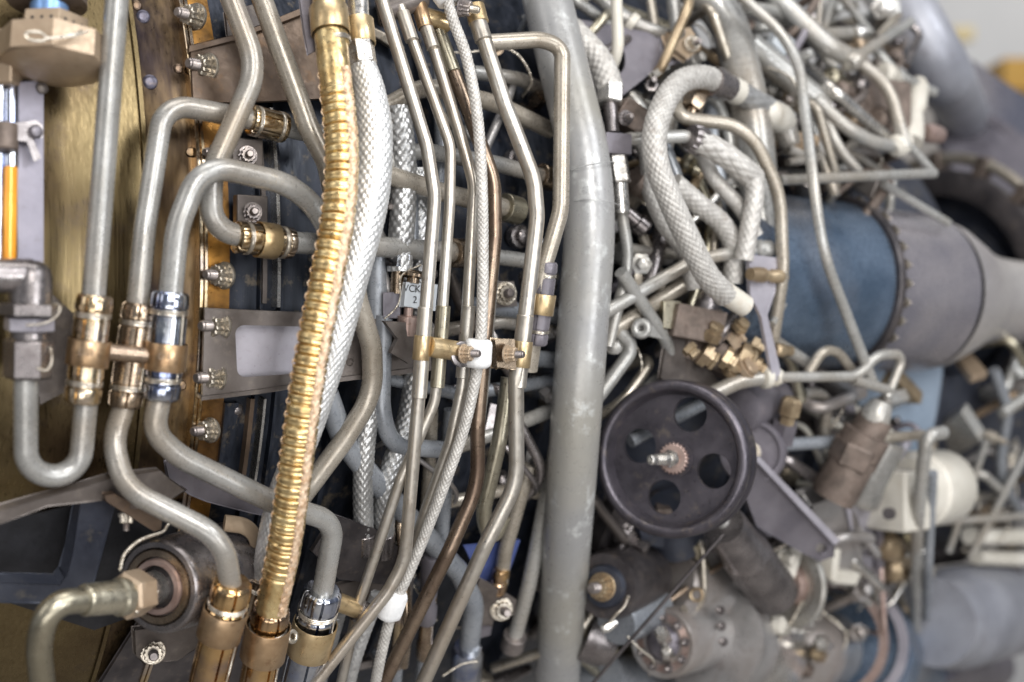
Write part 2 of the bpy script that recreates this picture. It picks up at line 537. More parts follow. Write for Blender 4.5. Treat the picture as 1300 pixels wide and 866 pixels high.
def plate(px_pts, th, nrm=None, holes=(), hdef=20):
    """outline in photo pixels with stand-off heights; th in millimetres"""
    pts = [A(P(q[0], q[1], q[2] if len(q) > 2 else hdef)) for q in px_pts]
    hl = [[A(P(q[0], q[1], q[2] if len(q) > 2 else hdef)) for q in h] for h in holes]
    c = np.mean(pts, axis=0)
    n = np.zeros(3)
    for i in range(len(pts)):
        n += np.cross(pts[i] - c, pts[(i + 1) % len(pts)] - c)
    n = unit(n)
    if n[1] > 0:
        n = -n
    # put every point on one plane, along its line of sight's depth
    d0 = c @ n

    def flatten(p):
        return p * (d0 / (p @ n)) if abs(p @ n) > 1e-6 else p
    pts = [flatten(p) for p in pts]
    hl = [[flatten(p) for p in h] for h in hl]
    mb = MB()
    poly_plate(mb, pts, n if nrm is None else nrm, th / 1000.0, hl)
    return mb


def ell(cx, cy, rx, ry, h, n=24, a0=0.0):
    return [(cx + rx * math.cos(2 * math.pi * k / n + a0), cy + ry * math.sin(2 * math.pi * k / n + a0), h) for k in range(n)]


def box(mb, c, dx, dy, dz, ch=0.0):
    """box about c with half-edge vectors"""
    c, dx, dy, dz = map(A, (c, dx, dy, dz))
    V = [c + sx * dx + sy * dy + sz * dz for sz in (-1, 1) for sy in (-1, 1) for sx in (-1, 1)]
    F = [(0, 2, 3, 1), (4, 5, 7, 6), (0, 1, 5, 4), (2, 6, 7, 3), (0, 4, 6, 2), (1, 3, 7, 5)]
    if np.dot(np.cross(dx, dy), dz) < 0:
        F = [tuple(reversed(f)) for f in F]
    return mb.add(V, F)


# ------------------------------------------------------------------ parts that come back again and again
_bm = {}


def mod12(th, s):
    return 1 + 0.09 * np.cos(12 * th)


def modhex(th, s):
    k = np.mod(th + math.pi / 6, math.pi / 3) - math.pi / 6
    return np.minimum(math.cos(math.pi / 6) / np.cos(k) * 1.0, 0.985)


def bolt_meshes(nut_mat, stud_mat):
    key = (nut_mat, stud_mat)
    if key in _bm:
        return _bm[key]
    st = MB()
    pr = [(-0.2, 0.52)]
    for k in range(8):
        pr += [(1.15 + k * 0.16, 0.53), (1.23 + k * 0.16, 0.46)]
    pr += [(2.5, 0.46), (2.62, 0.36)]
    lathe(st, (0, 0, 0), (0, 0, 1), pr, 16)
    nu = MB()
    lathe(nu, (0, 0, 0), (0, 0, 1), [(-0.02, 1.3), (0.2, 1.32), (0.24, 1.24), (0.24, 1.0)], 28, cap1=False)
    lathe(nu, (0, 0, 0.24), (0, 0, 1), [(0, 1.12), (0.32, 1.1), (0.34, 0.92), (1.08, 0.92), (1.2, 0.84), (1.2, 0.55)], 48, mod=mod12)
    _bm[key] = (st.mesh('bolt', (0, 0, 0), stud_mat), nu.mesh('nut', (0, 0, 0), nut_mat, sharp=25))
    return _bm[key]


def bolt(parent, p, d, w, nut_mat='bolt_steel', stud_mat='stud_steel', spin=0.0):
    """12-point nut on a threaded stud; w = nut width in photo pixels"""
    p = Vector(p)
    st, nu = bolt_meshes(nut_mat, stud_mat)
    r = root_of(parent)
    b = bpy.data.objects.new('bolt', st)
    COL.objects.link(b)
    b.parent = parent
    b.location = p - r.location
    b.rotation_mode = 'QUATERNION'
    b.rotation_quaternion = Vector(d).to_track_quat('Z', 'Y') @ Quaternion((0, 0, 1), spin)
    s = rad(w, p)
    b.scale = (s, s, s)
    n = bpy.data.objects.new('nut', nu)
    COL.objects.link(n)
    n.parent = b
    return b


def ring(mb, c, d, r, tr, n=28, m=8):
    x, y, d = frame_of(d)
    th = np.linspace(0, 2 * math.pi, n, endpoint=False)
    ph = np.linspace(0, 2 * math.pi, m, endpoint=False)
    V = []
    for t in th:
        e = x * math.cos(t) + y * math.sin(t)
        for q in ph:
            V.append(A(c) + e * (r + tr * math.cos(q)) + d * tr * math.sin(q))
    base = mb.n
    mb.v.append(np.array(V))
    mb.n += n * m
    for i in range(n):
        for j in range(m):
            i2, j2 = (i + 1) % n, (j + 1) % m
            mb.f.append((base + i * m + j, base + i2 * m + j, base + i2 * m + j2, base + i * m + j2))
    return mb


def wire_coil(mb, c, d, r, tr, turns=3, pitch=None):
    """a few turns of lock wire round a sleeve, one continuous wire"""
    x, y, d = frame_of(d)
    pitch = pitch or tr * 2.1
    n = int(26 * turns)
    t = np.linspace(0, 2 * math.pi * turns, n)
    pts = A(c) + np.outer(np.cos(t), x) * r + np.outer(np.sin(t), y) * r + np.outer(t / (2 * math.pi) - turns / 2, d) * pitch
    return sweep(mb, pts, tr, 6)


def twisted_wire(mb, pts, tr, pitch=0.0022):
    pts = spline(pts, pitch / 9)
    T, X, Y = frames(pts)
    s = np.concatenate([[0], np.cumsum(np.linalg.norm(np.diff(pts, axis=0), axis=1))])
    a = s / pitch * 2 * math.pi
    off = X * np.cos(a)[:, None] + Y * np.sin(a)[:, None]
    sweep(mb, pts + off * tr, tr, 6)
    sweep(mb, pts - off * tr, tr, 6)
    return mb


def coupling(parent, a, b, w, mat, wire='wire_steel', slots=5, rot=0.3, name='coupling', lace=True):
    """split sleeve coupling from point a to point b (pixel, pixel, height), lock wire at both ends"""
    pa, pb = A(P(*a)), A(P(*b))
    r = rad(w, Vector((pa + pb) / 2))
    d = pb - pa
    L = np.linalg.norm(d)
    u = d / L
    ns = 96

    def mod(th, s):
        k = np.ones_like(th)
        f = np.mod(th * slots / (2 * math.pi), 1.0)
        k[np.abs(f - 0.5) < 0.028] = 0.84
        if s < 0.16 * L or s > 0.84 * L:
            k = np.where(np.abs(f - 0.5) < 0.028, 0.84, 1 - 0.035 * np.clip(np.cos(4 * th * slots / 2) - 0.4, 0, 1))
        return k
    e = min(0.2, 1.35 * r / L)
    pr = [(0, .66), (0.0, .80), (.012, .90), (.03, .965), (e * .62, 1.0), (e * .72, .985), (e * .78, .90), (e * 1.1, .90), (e * 1.16, .965), (.3, .97),
          (.5, .97), (.7, .97), (1 - e * 1.16, .965), (1 - e * 1.1, .90), (1 - e * .78, .90), (1 - e * .72, .985), (1 - e * .62, 1.0), (.97, .965), (.988, .90), (1.0, .80), (1, .66)]
    mb = MB()
    lathe(mb, pa, u, [(s * L, q * r) for s, q in pr], ns, rot=rot, mod=mod)
    c = part(name, mb, mat, parent, sharp=30)
    for s in (e * .94, 1 - e * .94):
        wb = MB()
        wire_coil(wb, pa + d * s, u, r * 0.95, r * 0.035 + 0.00012, 3)
        part('wire_wrap', wb, wire, c)
    if lace:
        x, y, _ = frame_of(u)
        side = unit(A((1, -0.6, 0)) - u * (A((1, -0.6, 0)) @ u))
        wb = MB()
        twisted_wire(wb, [pa + d * (e * .94) + side * r * 1.0, pa + d * .3 + side * r * 1.02, pa + d * .6 + side * r * 1.02, pa + d * (1 - e * .94) + side * r * 1.0], 0.00042)
        part('lock_wire', wb, wire, c)
    return c


def band(parent, a, b, w, mat, name='band', thick=0.0009, own=None):
    pa, pb = A(P(*a)), A(P(*b))
    r = rad(w, Vector((pa + pb) / 2))
    mb = MB()
    L = np.linalg.norm(pb - pa)
    lathe(mb, pa, pb - pa, [(0, r - thick), (0, r - 0.0002), (0.0003, r), (L - 0.0003, r), (L, r - 0.0002), (L, r - thick)], 40, cap0=False, cap1=False)
    return part(name, mb, mat, parent)


def pts3(pts):
    return [A(P(p[0], p[1], p[2])) for p in pts]


def make_tube(pts, w, bend, ns=22):
    Q = pts3(pts)
    mid = Q[len(Q) // 2]
    ws = w if isinstance(w, (tuple, list)) else None
    ymean = float(np.mean([q[1] for q in Q]))
    r = 0.5 * (w if ws is None else ws[0]) * ymean / FPX
    if ws is not None:                      # width given at a reference height of the picture
        r = 0.5 * ws[0] * ws[1] / FPX
    rads = [(p[3] if len(p) > 3 else bend) * 2 * r for p in pts]
    line = fillet(Q, rads)
    # keep long straight runs as single segments but add a few rows for a natural shading
    return line, r


def pipe(name, label, pts, w, mat='grey_paint', bend=1.7, cat='pipe', group=None, ns=22):
    line, r = make_tube(pts, w, bend)
    mb = MB()
    sweep(mb, line, r, ns)
    o = thing(name, mb, mat, label, cat, group, sharp=50)
    o['_r'] = r
    del o['_r']
    return o


def hose(name, label, pts, w, mat, n=12, amp=0.08, cat='hose', step=0.0011, ns=96, slope=1.0, group=None, wend=None, wprof=None):
    Q = pts3(pts)
    line = spline(Q, step)
    ymean = float(np.mean(line[:, 1]))
    r = 0.5 * w * ymean / FPX
    rr = r
    if wprof:
        f = np.linspace(0, 1, len(line))
        rr = 0.5 * ymean / FPX * np.interp(f, [q[0] for q in wprof], [q[1] for q in wprof])
    mb = MB()
    sweep(mb, line, rr, ns, disp=braid_fn(r, n, amp, slope))
    return thing(name, mb, mat, label, cat, group, sharp=75)


def hexnut(parent, a, b, w, mat, name='hex_nut', rot=0.2):
    pa, pb = A(P(*a)), A(P(*b))
    r = rad(w, Vector((pa + pb) / 2)) * 1.06
    L = np.linalg.norm(pb - pa)
    mb = MB()
    c = min(0.12 * r, 0.1 * L)
    lathe(mb, pa, pb - pa, [(0, r * .86), (c, r), (L - c, r), (L, r * .86)], 6, rot=rot)
    return part(name, mb, mat, parent, bevel=0.0003)


def sleeve(parent, a, b, w, mat, name='sleeve', w1=None, ch=0.0004, ns=30):
    pa, pb = A(P(*a)), A(P(*b))
    r = rad(w, Vector(pa))
    r1 = rad(w1 or w, Vector(pb))
    mb = MB()
    cyl(mb, pa, pb, r, r1, ns, ch)
    return part(name, mb, mat, parent)


def solid(parent, a, prof, b, mat, name, ns=40, mod=None, rot=0.0, w=1.0, sharp=38):
    """lathe whose profile is (fraction of a->b, width in photo pixels)"""
    pa, pb = A(P(*a)), A(P(*b))
    L = np.linalg.norm(pb - pa)
    k = 0.5 * ((pa + pb) / 2)[1] / FPX
    mb = MB()
    lathe(mb, pa, pb - pa, [(s * L, q * k) for s, q in prof], ns, rot=rot, mod=mod)
    return part(name, mb, mat, parent, sharp=sharp)


def solid_mb(a, prof, b, ns=40, mod=None, rot=0.0):
    pa, pb = A(P(*a)), A(P(*b))
    L = np.linalg.norm(pb - pa)
    k = 0.5 * ((pa + pb) / 2)[1] / FPX
    mb = MB()
    return lathe(mb, pa, pb - pa, [(s * L, q * k) for s, q in prof], ns, rot=rot, mod=mod)


def lettering(parent, text, p, right, up, size, mat='ink'):
    c = bpy.data.curves.new('lettering', 'FONT')
    c.body = text
    c.size = size
    c.align_x = 'CENTER'
    c.align_y = 'CENTER'
    c.extrude = 0.00008
    tmp = bpy.data.objects.new('lettering_curve', c)
    me = bpy.data.meshes.new_from_object(tmp)
    bpy.data.objects.remove(tmp)
    me.materials.clear()
    me.materials.append(MATS[mat])
    o = bpy.data.objects.new('lettering', me)
    COL.objects.link(o)
    o.parent = parent
    x = unit(right)
    z = unit(np.cross(x, unit(up)))
    y = np.cross(z, x)
    o.matrix_local = Matrix.Translation(Vector(p) - root_of(parent).location) @ Matrix((x, y, z)).transposed().to_4x4()
    return o


# ------------------------------------------------------------------ the hall behind the engine
def quad(name, pts, mat):
    me = bpy.data.meshes.new(name)
    me.from_pydata([tuple(p) for p in pts], [], [tuple(range(len(pts)))])
    me.materials.append(MATS[mat])
    o = bpy.data.objects.new(name, me)
    COL.objects.link(o)
    return o


wall = quad('wall', [(-6, 6.5, -1.6), (8, 6.5, -1.6), (8, 6.5, 4), (-6, 6.5, 4)], 'wall_grey')
wall['kind'] = 'structure'
dado = MB()
box(dado, (1, 6.47, -0.05), (7, 0, 0), (0, 0.028, 0), (0, 0, 1.20))
d_ = part('wall_dado', dado, 'wall_base', wall)
fl = quad('floor', [(-6, -3, -1.6), (8, -3, -1.6), (8, 6.5, -1.6), (-6, 6.5, -1.6)], 'wall_base')
fl['kind'] = 'structure'
yb = MB()
box(yb, PY(1300, 101, 4.6), (0.10, 0, 0), (0, 0.1, 0), (0, 0, 0.05))
thing('equipment_case', yb, 'safety_yellow', 'yellow equipment case out of focus beyond the engine at the right edge', 'case')
yb = MB()
box(yb, PY(1220, 44, 4.9), (0.036, 0, 0), (0, 0.03, 0), (0, 0, 0.022))  # plain painted box, gives no light
thing('yellow_box', yb, 'pale_yellow', 'small pale yellow box on the far grey wall above the engine', 'box')

# ------------------------------------------------------------------ engine casing
T0, T_SEAM, T_FL = axial(-260, 330), axial(190, 305), axial(258, 300)
T_A, T_B, T_C = axial(330, 330), axial(430, 330), axial(560, 330)
T_D, T_E, T_F, T_G = axial(760, 330), axial(980, 330), axial(1120, 330), axial(1290, 330)


def casing_part(name, mat, prof, parent=None, phi=(-1.35, 1.35), nphi=120):
    """surface of revolution about the engine axis: prof = (axial position, radius)"""
    ph = np.linspace(phi[0], phi[1], nphi)
    V = []
    for (t, r) in prof:
        for q in ph:
            V.append(A(ring_pt(t, q, r)))
    mb = MB()
    mb.grid(np.array(V), len(prof), nphi, close=False, cap0=False, cap1=False)
    return mb


R = RC
casing = thing('engine_casing', casing_part('c', '', [(T_FL + .004, R - .02), (T_FL + .004, R - .003), (T_A - .001, R - .003), (T_A, R + .001), (T_A + .003, R + .001), (T_A + .004, R - .006),
                                             (T_A + .017, R - .006), (T_A + .018, R - .002), (T_A + .020, R - .002), (T_A + .021, R - .008), (T_B, R - .008), (T_B + .001, R - .002),
                                             (T_B + .005, R - .002), (T_B + .006, R - .012), (T_C, R - .012), (T_C + .001, R + .002), (T_C + .004, R + .002), (T_C + .005, R - .014),
                                             (T_D, R - .016), (T_D + .001, R), (T_D + .005, R), (T_D + .006, R - .02), (T_E, R - .03)]),
               'worn_blue_casing', 'dark blue worn engine casing ringed with ribs behind the tubes', 'engine casing')
part('inlet_shell', casing_part('c', '', [(T0, R - .001), (T_SEAM - .004, R), (T_SEAM - .0035, R + .0022), (T_SEAM - .0005, R + .0024), (T_SEAM, R + .0002)]),
     'brass_sheet', casing, 'golden brown brushed sheet shell at the left')
part('scorched_band', casing_part('c', '', [(T_SEAM, R + .0002), (T_SEAM + .002, R - .0008), (T_FL - .006, R - .0008)]), 'scorched_brass', casing, 'dark heat stained band left of the bolted flange')
part('flange_ring', casing_part('c', '', [(T_FL - .006, R - .01), (T_FL - .006, R + .0075), (T_FL - .0055, R + .008), (T_FL - .0035, R + .008), (T_FL - .003, R + .0072), (T_FL - .003, R + .006), (T_FL - .0026, R + .006),
                                     (T_FL - .0026, R + .0072), (T_FL - .002, R + .008), (T_FL - .0001, R + .008), (T_FL + .0004, R + .0075), (T_FL + .0004, R - .01)]), 'gilded_steel', casing)
part('tinted_strip', casing_part('c', '', [(T_FL + .0004, R - .004), (T_FL + .0006, R + .0003), (T_FL + .020, R + .0003), (T_FL + .0206, R - .004)]), 'heat_tinted_brass', casing)
for (x, y, w) in ((242, 22, 27), (257, 86, 28), (278, 350, 27), (273, 414, 28), (267, 479, 28), (260, 546, 25), (272, 196, 22)):
    bolt(casing, P(x + 8, y, 8), (-AX * 0.9 + NR * 0.36), w, spin=x)
# smaller bolt heads and pins across the shell
for (x, y, w) in ((183, 22, 20), (192, 105, 22), (205, 200, 17), (228, 88, 15), (232, 490, 14), (243, 194, 14), (175, 8, 16)):
    mb = MB()
    p = P(x, y, 0)
    r = rad(w, p)
    n_ = (NR + UP * 0.1 - AX * 0.25)
    lathe(mb, A(p) - A(NR) * .003, n_, [(0, r * .9), (.0035, r * .88), (.0042, r * .72), (.0044, r * .4)], 20)
    part('pin', mb, 'blued_pin' if w > 18 else 'scorched_brass', casing)
# bright axial seams and a few bosses on the blue casing
for (x, y0, y1, w, m) in ((334, 150, 385, 5, 'bracket_grey'), (352, 140, 390, 4, 'bright_steel'), (326, 505, 600, 5, 'brown_plate'), (342, 505, 640, 3, 'bright_steel'), (300, 510, 590, 16, 'worn_blue_casing')):
    mb = MB()
    t0 = axial(x, 330)
    tw = w / FPX * .6
    ph = np.linspace(math.asin((P(x, y1).z - A0.z) / RC), math.asin((P(x, y0).z - A0.z) / RC), 40)
    mb.grid(np.array([A(ring_pt(t, q, r)) for (t, r) in ((t0 - tw, R - .008), (t0 - tw, R + .0035), (t0 + tw, R + .0035), (t0 + tw, R - .008)) for q in ph]), 4, 40, close=False, cap0=False, cap1=False)
    part('seam_strip', mb, m, casing)
for (x, y, w) in ((300, 520, 16), (590, 120, 18), (665, 300, 20), (575, 250, 16), (640, 610, 18), (520, 300, 16), (660, 200, 16), (585, 500, 16), (690, 120, 18), (610, 330, 14)):
    mb = MB()
    p = P(x, y, 0)
    r = rad(w, p)
    lathe(mb, A(p) - A(NR) * .012, NR, [(0, r * 1.5), (.008, r * 1.5), (.0085, r), (.014, r), (.015, r * .8), (.016, r * .3)], 12)
    part('boss', mb, 'gunmetal', casing)


# ================================================================== LEFT SIDE
GP = 'grey pipes with split sleeve couplings'
o = pipe('grey_pipe', 'leftmost grey pipe, straight down beside the tan hex plug and into a u-bend', [(33, 470, 45), (33, 604, 45, 1.3), (101, 604, 45, 1.3), (113, 470, 45, 1), (119, 375, 47, 1), (151, -30, 80)], 30, group=GP)
coupling(o, (121, 374, 46.5), (104, 512, 45), 47, 'gilded_steel', rot=0.1)
o = pipe('grey_pipe', 'second upright grey pipe at the left, with the bronze sleeve between two banded sleeves',
         [(412, 172, 22), (300, 148, 26), (208, 131, 28, 1.5), (184, 290, 31), (175, 385, 33), (158, 515, 34), (143, 560, 36, 1), (158, 620, 58, 2), (284, 684, 100, 1.4), (293, 745, 100, 1)], 28, group=GP)
coupling(o, (317, 152, 26), (362, 163, 25), 40, 'gilded_steel', rot=1.0, lace=False)
coupling(o, (177, 385, 34), (158, 517, 35), 45, 'smoked_bronze', rot=0.9)
c = coupling(o, (296, 738, 100), (256, 900, 96), 52, 'amber_steel', rot=0.5)
band(c, (287, 773, 99), (277, 808, 98), 57, 'copper_band')
o = pipe('grey_pipe', 'third upright grey pipe with a bright blued sleeve, turning back behind the gold corrugated hose',
         [(440, 330, 42), (385, 238, 52, 1.6), (256, 208, 58, 1.7), (225, 290, 52), (217, 372, 48), (203, 505, 47), (194, 548, 47, 1.2), (228, 580, 50, 1.6), (352, 640, 60), (425, 662, 62, 1.5), (409, 755, 60, 1)], 29, group=GP)
coupling(o, (217, 370, 48), (204, 508, 47), 49, 'blued_chrome', rot=0.35)
c = coupling(o, (410, 748, 60), (374, 895, 62), 52, 'blued_chrome', rot=0.6)
band(c, (401, 790, 60.5), (391, 828, 61), 57, 'brass_band')
o = pipe('grey_pipe', 'grey pipe bending twice from the top edge into the horizontal brass sleeve',
         [(283, -30, 52), (327, 88, 48, 1.2), (268, 222, 40, 1.2), (268, 290, 34, 1.3), (330, 306, 32, 1), (480, 313, 28), (596, 322, 22)], 28, group=GP)
coupling(o, (299, 301, 33), (371, 309, 31), 42, 'gilded_steel', rot=2.1, lace=False)
sleeve(o, (575, 321, 24), (597, 322, 22), 38, 'smoked_bronze', 'end_collar')
c = band(o, (327, 304, 32.5), (350, 307, 32), 46, 'brass_band')
pipe('grey_pipe', 'grey pipe slanting from the top edge and passing behind the gold hose', [(322, -30, 45), (393, 165, 46, 1), (415, 205, 46, 1), (455, 385, 36, 1), (472, 440, 32, 1), (474, 500, 28, 1.4), (436, 560, 24, 1), (370, 648, 20)],
     27, 'beige_grey_paint', group=GP)

# clamp tying the two banded sleeves
h = holder('pipe_clamp', P(158, 460, 45), 'coppery twin band clamp with a bar across the three sleeves at the left', 'clamp', 'clamps on the pipe sleeves')
b1 = band(h, (114.5, 431, 46), (110, 464, 45.6), 54, 'copper_band')
b2 = band(h, (212.5, 435, 48), (208.5, 470, 47.6), 53, 'copper_band')
mb = MB()
cyl(mb, A(P(130, 446, 44)), A(P(190, 452, 46)), rad(22, P(160, 448, 45)), ns=24, ch=.0004)
part('spacer_bar', mb, 'bronzed_steel', h)
fr = P(210, 452, 47)
for (x, y, hh) in ((110, 448, 60), (209, 453, 61)):
    q = P(x, y, hh)
    lettering(b1 if x < 150 else b2, 'D 1' if x > 150 else 'D22', P(x, y, hh + 0.3), (0.94, 0.3, -0.05), (0.1, 0, 1), 0.0055, 'bronzed_steel')

# dark elbow fitting
h = holder('elbow_fitting', P(40, 480, 42), 'dark domed elbow fitting with hex nuts above the u-bend at the left edge', 'fitting')
mb = MB()
q = fillet([A(P(-40, 346, 42)), A(P(2, 350, 42)), A(P(40, 350, 42))], [0, 0, 0])
sweep(mb, q, rad(44, P(10, 350, 42)), 32)
part('stub', mb, 'gunmetal', h)
k = 54
mb = solid_mb((40, 330, 42), [(0, 4), (.02, 20), (.08, 36), (.2, 48), (.36, 53), (.55, 54), (1.0, 54)], (38, 388, 42), 40)
part('dome', mb, 'gunmetal', h)
hexnut(h, (38, 385, 42), (37.6, 401, 42), 82, 'gunmetal', 'flange_nut', 0.1)
hexnut(h, (37.6, 402, 42), (37.3, 421, 42), 60, 'pale_violet_grey', 'lock_nut', 0.5)
sleeve(h, (37.3, 421, 42), (37, 431, 42), 48, 'gunmetal', 'neck')
hexnut(h, (37, 429, 42), (36, 481, 43), 58, 'gunmetal', 'union_nut', 0.25)
mb = MB()
twisted_wire(mb, [A(P(33, 413, 62)), A(P(55, 411, 62)), A(P(72, 402, 58)), A(P(77, 390, 52)), A(P(70, 384, 44))], 0.0004)
part('lock_wire', mb, 'wire_steel', h)
mb = MB()
twisted_wire(mb, [A(P(47, 468, 60)), A(P(60, 470, 60)), A(P(66, 458, 56)), A(P(64, 440, 52))], 0.00045)
part('lock_wire', mb, 'wire_steel', h)
# plate behind the elbow
pl = thing('mounting_bracket', plate([(48, 372, 18), (68, 376, 18), (93, 398, 18), (96, 490, 16), (52, 512, 16), (46, 480, 16)], 3), 'bracket_grey', 'dark mounting plate on the brass shell between the elbow fitting and first sleeve', 'bracket')
bev(pl)

# top left tan plug
h = holder('hex_plug', P(70, 95, 40), 'big tan hexagonal plug with a safety pin at the top left', 'plug')
x0 = (70, -16, 42)


def hexring(name, y0, y1, w0, w1, mat, rot, ns=6, hh=42, ch=0.0005, parent=None, drill=None):
    pa, pb = A(P(70, y0, hh)), A(P(70, y1, hh))
    L = np.linalg.norm(pb - pa)
    k = 0.5 * pa[1] / FPX
    m = MB()
    lathe(m, pa, (0.0, -0.20, -1.0), [(0, w0 * k - ch), (ch, w0 * k), (L - ch, w1 * k), (L, w1 * k - ch)], ns, rot=rot)
    return part(name, m, mat, parent or h, bevel=0.0006)


mb = MB()
lathe(mb, A(P(62, -24, 34)), (0.0, -0.20, -1.0), [(0, rad(95, P(70, 0, 42))), (.016, rad(100, P(70, 0, 42))), (.017, rad(60, P(70, 0, 42)))], 36)
part('dark_cup', mb, 'rust_brown', h)
mb = MB()
lathe(mb, A(P(63, 8, 42)), (0.0, -0.20, -1.0), [(0, rad(47, P(70, 0, 42))), (.018, rad(47, P(70, 0, 42)))], 36)
part('blue_ring', mb, 'blue_ring', h)
cap = hexring('castle_cap', 26, 58, 88, 88, 'tan_metal', 0.62, ns=6)
kf = 0.5 * P(70, 30, 42).y / FPX
for i in range(6):
    for j in (-1, 0, 1):
        an = 0.62 + math.pi / 6 + i * math.pi / 3
        xx, yy, dd = frame_of((0.0, -0.20, -1.0))
        e = xx * math.cos(an) + yy * math.sin(an)
        tdir = -xx * math.sin(an) + yy * math.cos(an)
        c = A(P(70, 26, 42)) + dd * 0.0062 + e * (88 * kf * math.cos(math.pi / 6)) + tdir * j * 0.0062
        if e[1] > 0.1:
            continue
        m = MB()
        cyl(m, c - e * .001, c + e * .00025, .0011, ns=12)
        part('painted_hole', m, 'hollow_shade', cap)  # black disc on the face; the hole's shade is put into its colour
hexring('plug_body', 50, 84, 140, 140, 'tan_metal', 0.50, ns=8)
mb = MB()
lathe(mb, A(P(70, 85, 42)), (0.0, -0.20, -1.0), [(0, rad(130, P(70, 80, 42))), (.004, rad(100, P(70, 80, 42))), (.007, rad(40, P(70, 80, 42)))], 40)
part('plug_base', mb, 'tan_metal', h)
mb = MB()
loop = [(112, 40, 82), (92, 46, 83), (60, 49, 82), (55, 52, 82), (40, 51, 82), (33, 46, 82), (36, 41, 82), (50, 41, 82), (58, 46, 82), (64, 49, 81), (92, 44, 80.5), (104, 39, 79)]
sweep(mb, spline([A(P(*q)) for q in loop], .0008), 0.0008, 8)
part('safety_pin', mb, 'wire_steel', h)
mb = MB()
box(mb, A(P(8, 76, 20)), A((.009, -.004, 0)), A((0, .012, 0)), A((0, 0, .018)))
bev(thing('support_lug', mb, 'tan_metal', 'tan support lug at the left edge beside the hex plug', 'lug'), .002)
# strip with clip at the left edge
h = holder('channel_strip', P(44, 330, 20), 'upright lilac grey channel strip under the hex plug', 'strip')
part('strip', plate([(20, 104, 22), (54, 104, 22), (54, 332, 22), (24, 332, 22)], 8), 'lilac_strip', h, bevel=.0008)
part('clip', plate([(18, 156, 27), (46, 153, 27), (54, 160, 27), (54, 175, 27), (42, 176, 27), (52, 200, 27), (44, 205, 27), (34, 180, 27), (18, 178, 27)], 1), 'gunmetal', h, bevel=.0003)
mb = MB()
lathe(mb, A(P(44, 168, 26)), NR, [(0, .0045), (.003, .0045), (.0052, .003), (.0058, .001)], 20)
part('knob', mb, 'violet_grey', h)
mb = MB()
lathe(mb, A(P(52, 113, 20)), NR, [(0, .004), (.004, .0038), (.005, .002)], 16)
part('rivet', mb, 'bracket_grey', h)
h = holder('glass_tube', P(12, 330, 24), 'orange amber tube standing in the dark slot at the left edge', 'tube')
mb = MB()
cyl(mb, A(P(14, 212, 20)), A(P(12, 340, 20)), rad(17, P(12, 270, 20)), ns=24)
part('amber_core', mb, 'amber_resin', h)
mb = MB()
cyl(mb, A(P(14, 108, 20)), A(P(14, 213, 20)), rad(19, P(12, 150, 20)), ns=24)
part('blue_sheath', mb, 'blued_chrome', h)
mb = MB()
cyl(mb, A(P(6, 158, 22)), A(P(6, 192, 22)), rad(34, P(6, 170, 22)), ns=24, ch=.001)
part('brown_wrap', mb, 'rust_brown', h)
mb = MB()
cyl(mb, A(P(2, 108, 22)), A(P(-1, 345, 22)), rad(9, P(0, 150, 22)), ns=18)
part('side_rail', mb, 'blued_chrome', h)

# bottom left: brackets and sensor
br = thing('arm_bracket', plate([(-10, 650, 52), (100, 619, 44), (142, 606, 42), (204, 599, 36), (214, 606, 36), (236, 622, 34), (205, 640, 34), (152, 633, 40), (60, 643, 48), (-10, 668, 52)], 7), 'bracket_grey',
           'grey support arm reaching in from the left edge below the u-bend', 'bracket')
bev(br, .001)
mb = plate([(212, 588, 20), (226, 584, 20), (330, 630, 20), (345, 655, 20), (320, 652, 20), (262, 637, 20), (240, 628, 20), (215, 610, 20)], 4)
bev(thing('stiffener', mb, 'violet_grey', 'violet grey stiffener plate under the slanting third grey pipe', 'plate'), .0008)
h = holder('frame_bracket', P(60, 760, 40), 'dark blue grey angled frame with open corner at the lower left', 'bracket')
part('upright', plate([(104, 640, 34), (146, 636, 32), (130, 700, 34), (118, 745, 36), (100, 768, 38), (60, 768, 40), (72, 742, 38), (84, 730, 36), (92, 700, 34)], 12), 'slate_blue', h, bevel=.001)
part('sill_bar', plate([(-20, 741, 44), (76, 741, 40), (84, 734, 40), (100, 768, 40), (60, 766, 40), (-20, 764, 44)], 12), 'slate_blue', h, bevel=.001)
part('painted_recess', plate([(-30, 668, 6), (60, 650, 6), (150, 628, 6), (240, 640, 6), (230, 760, 6), (120, 800, 6), (-30, 752, 6)], 2), 'hollow_shade', h)  # black plate put in for the shaded void behind the frame
h = holder('latch_bracket', P(170, 665, 45), 'brown chamfered latch bar with a hanging nut below the second grey pipe', 'bracket')
part('bar', plate([(134, 630, 52), (146, 628, 52), (205, 661, 52), (204, 672, 52), (196, 674, 52), (135, 637, 52)], 6), 'brown_plate', h, bevel=.0008)
mb = MB()
cyl(mb, A(P(173, 622, 50)), A(P(173, 641, 50)), rad(13, P(173, 630, 50)), ns=18)
lathe(mb, A(P(173, 639, 50)), (0, 0, -1), [(0, .005), (.003, .0052), (.0035, .003)], 20)
part('post', mb, 'rust_brown', h)
bolt(h, P(161, 652, 46), (0, -.15, -1), 17)
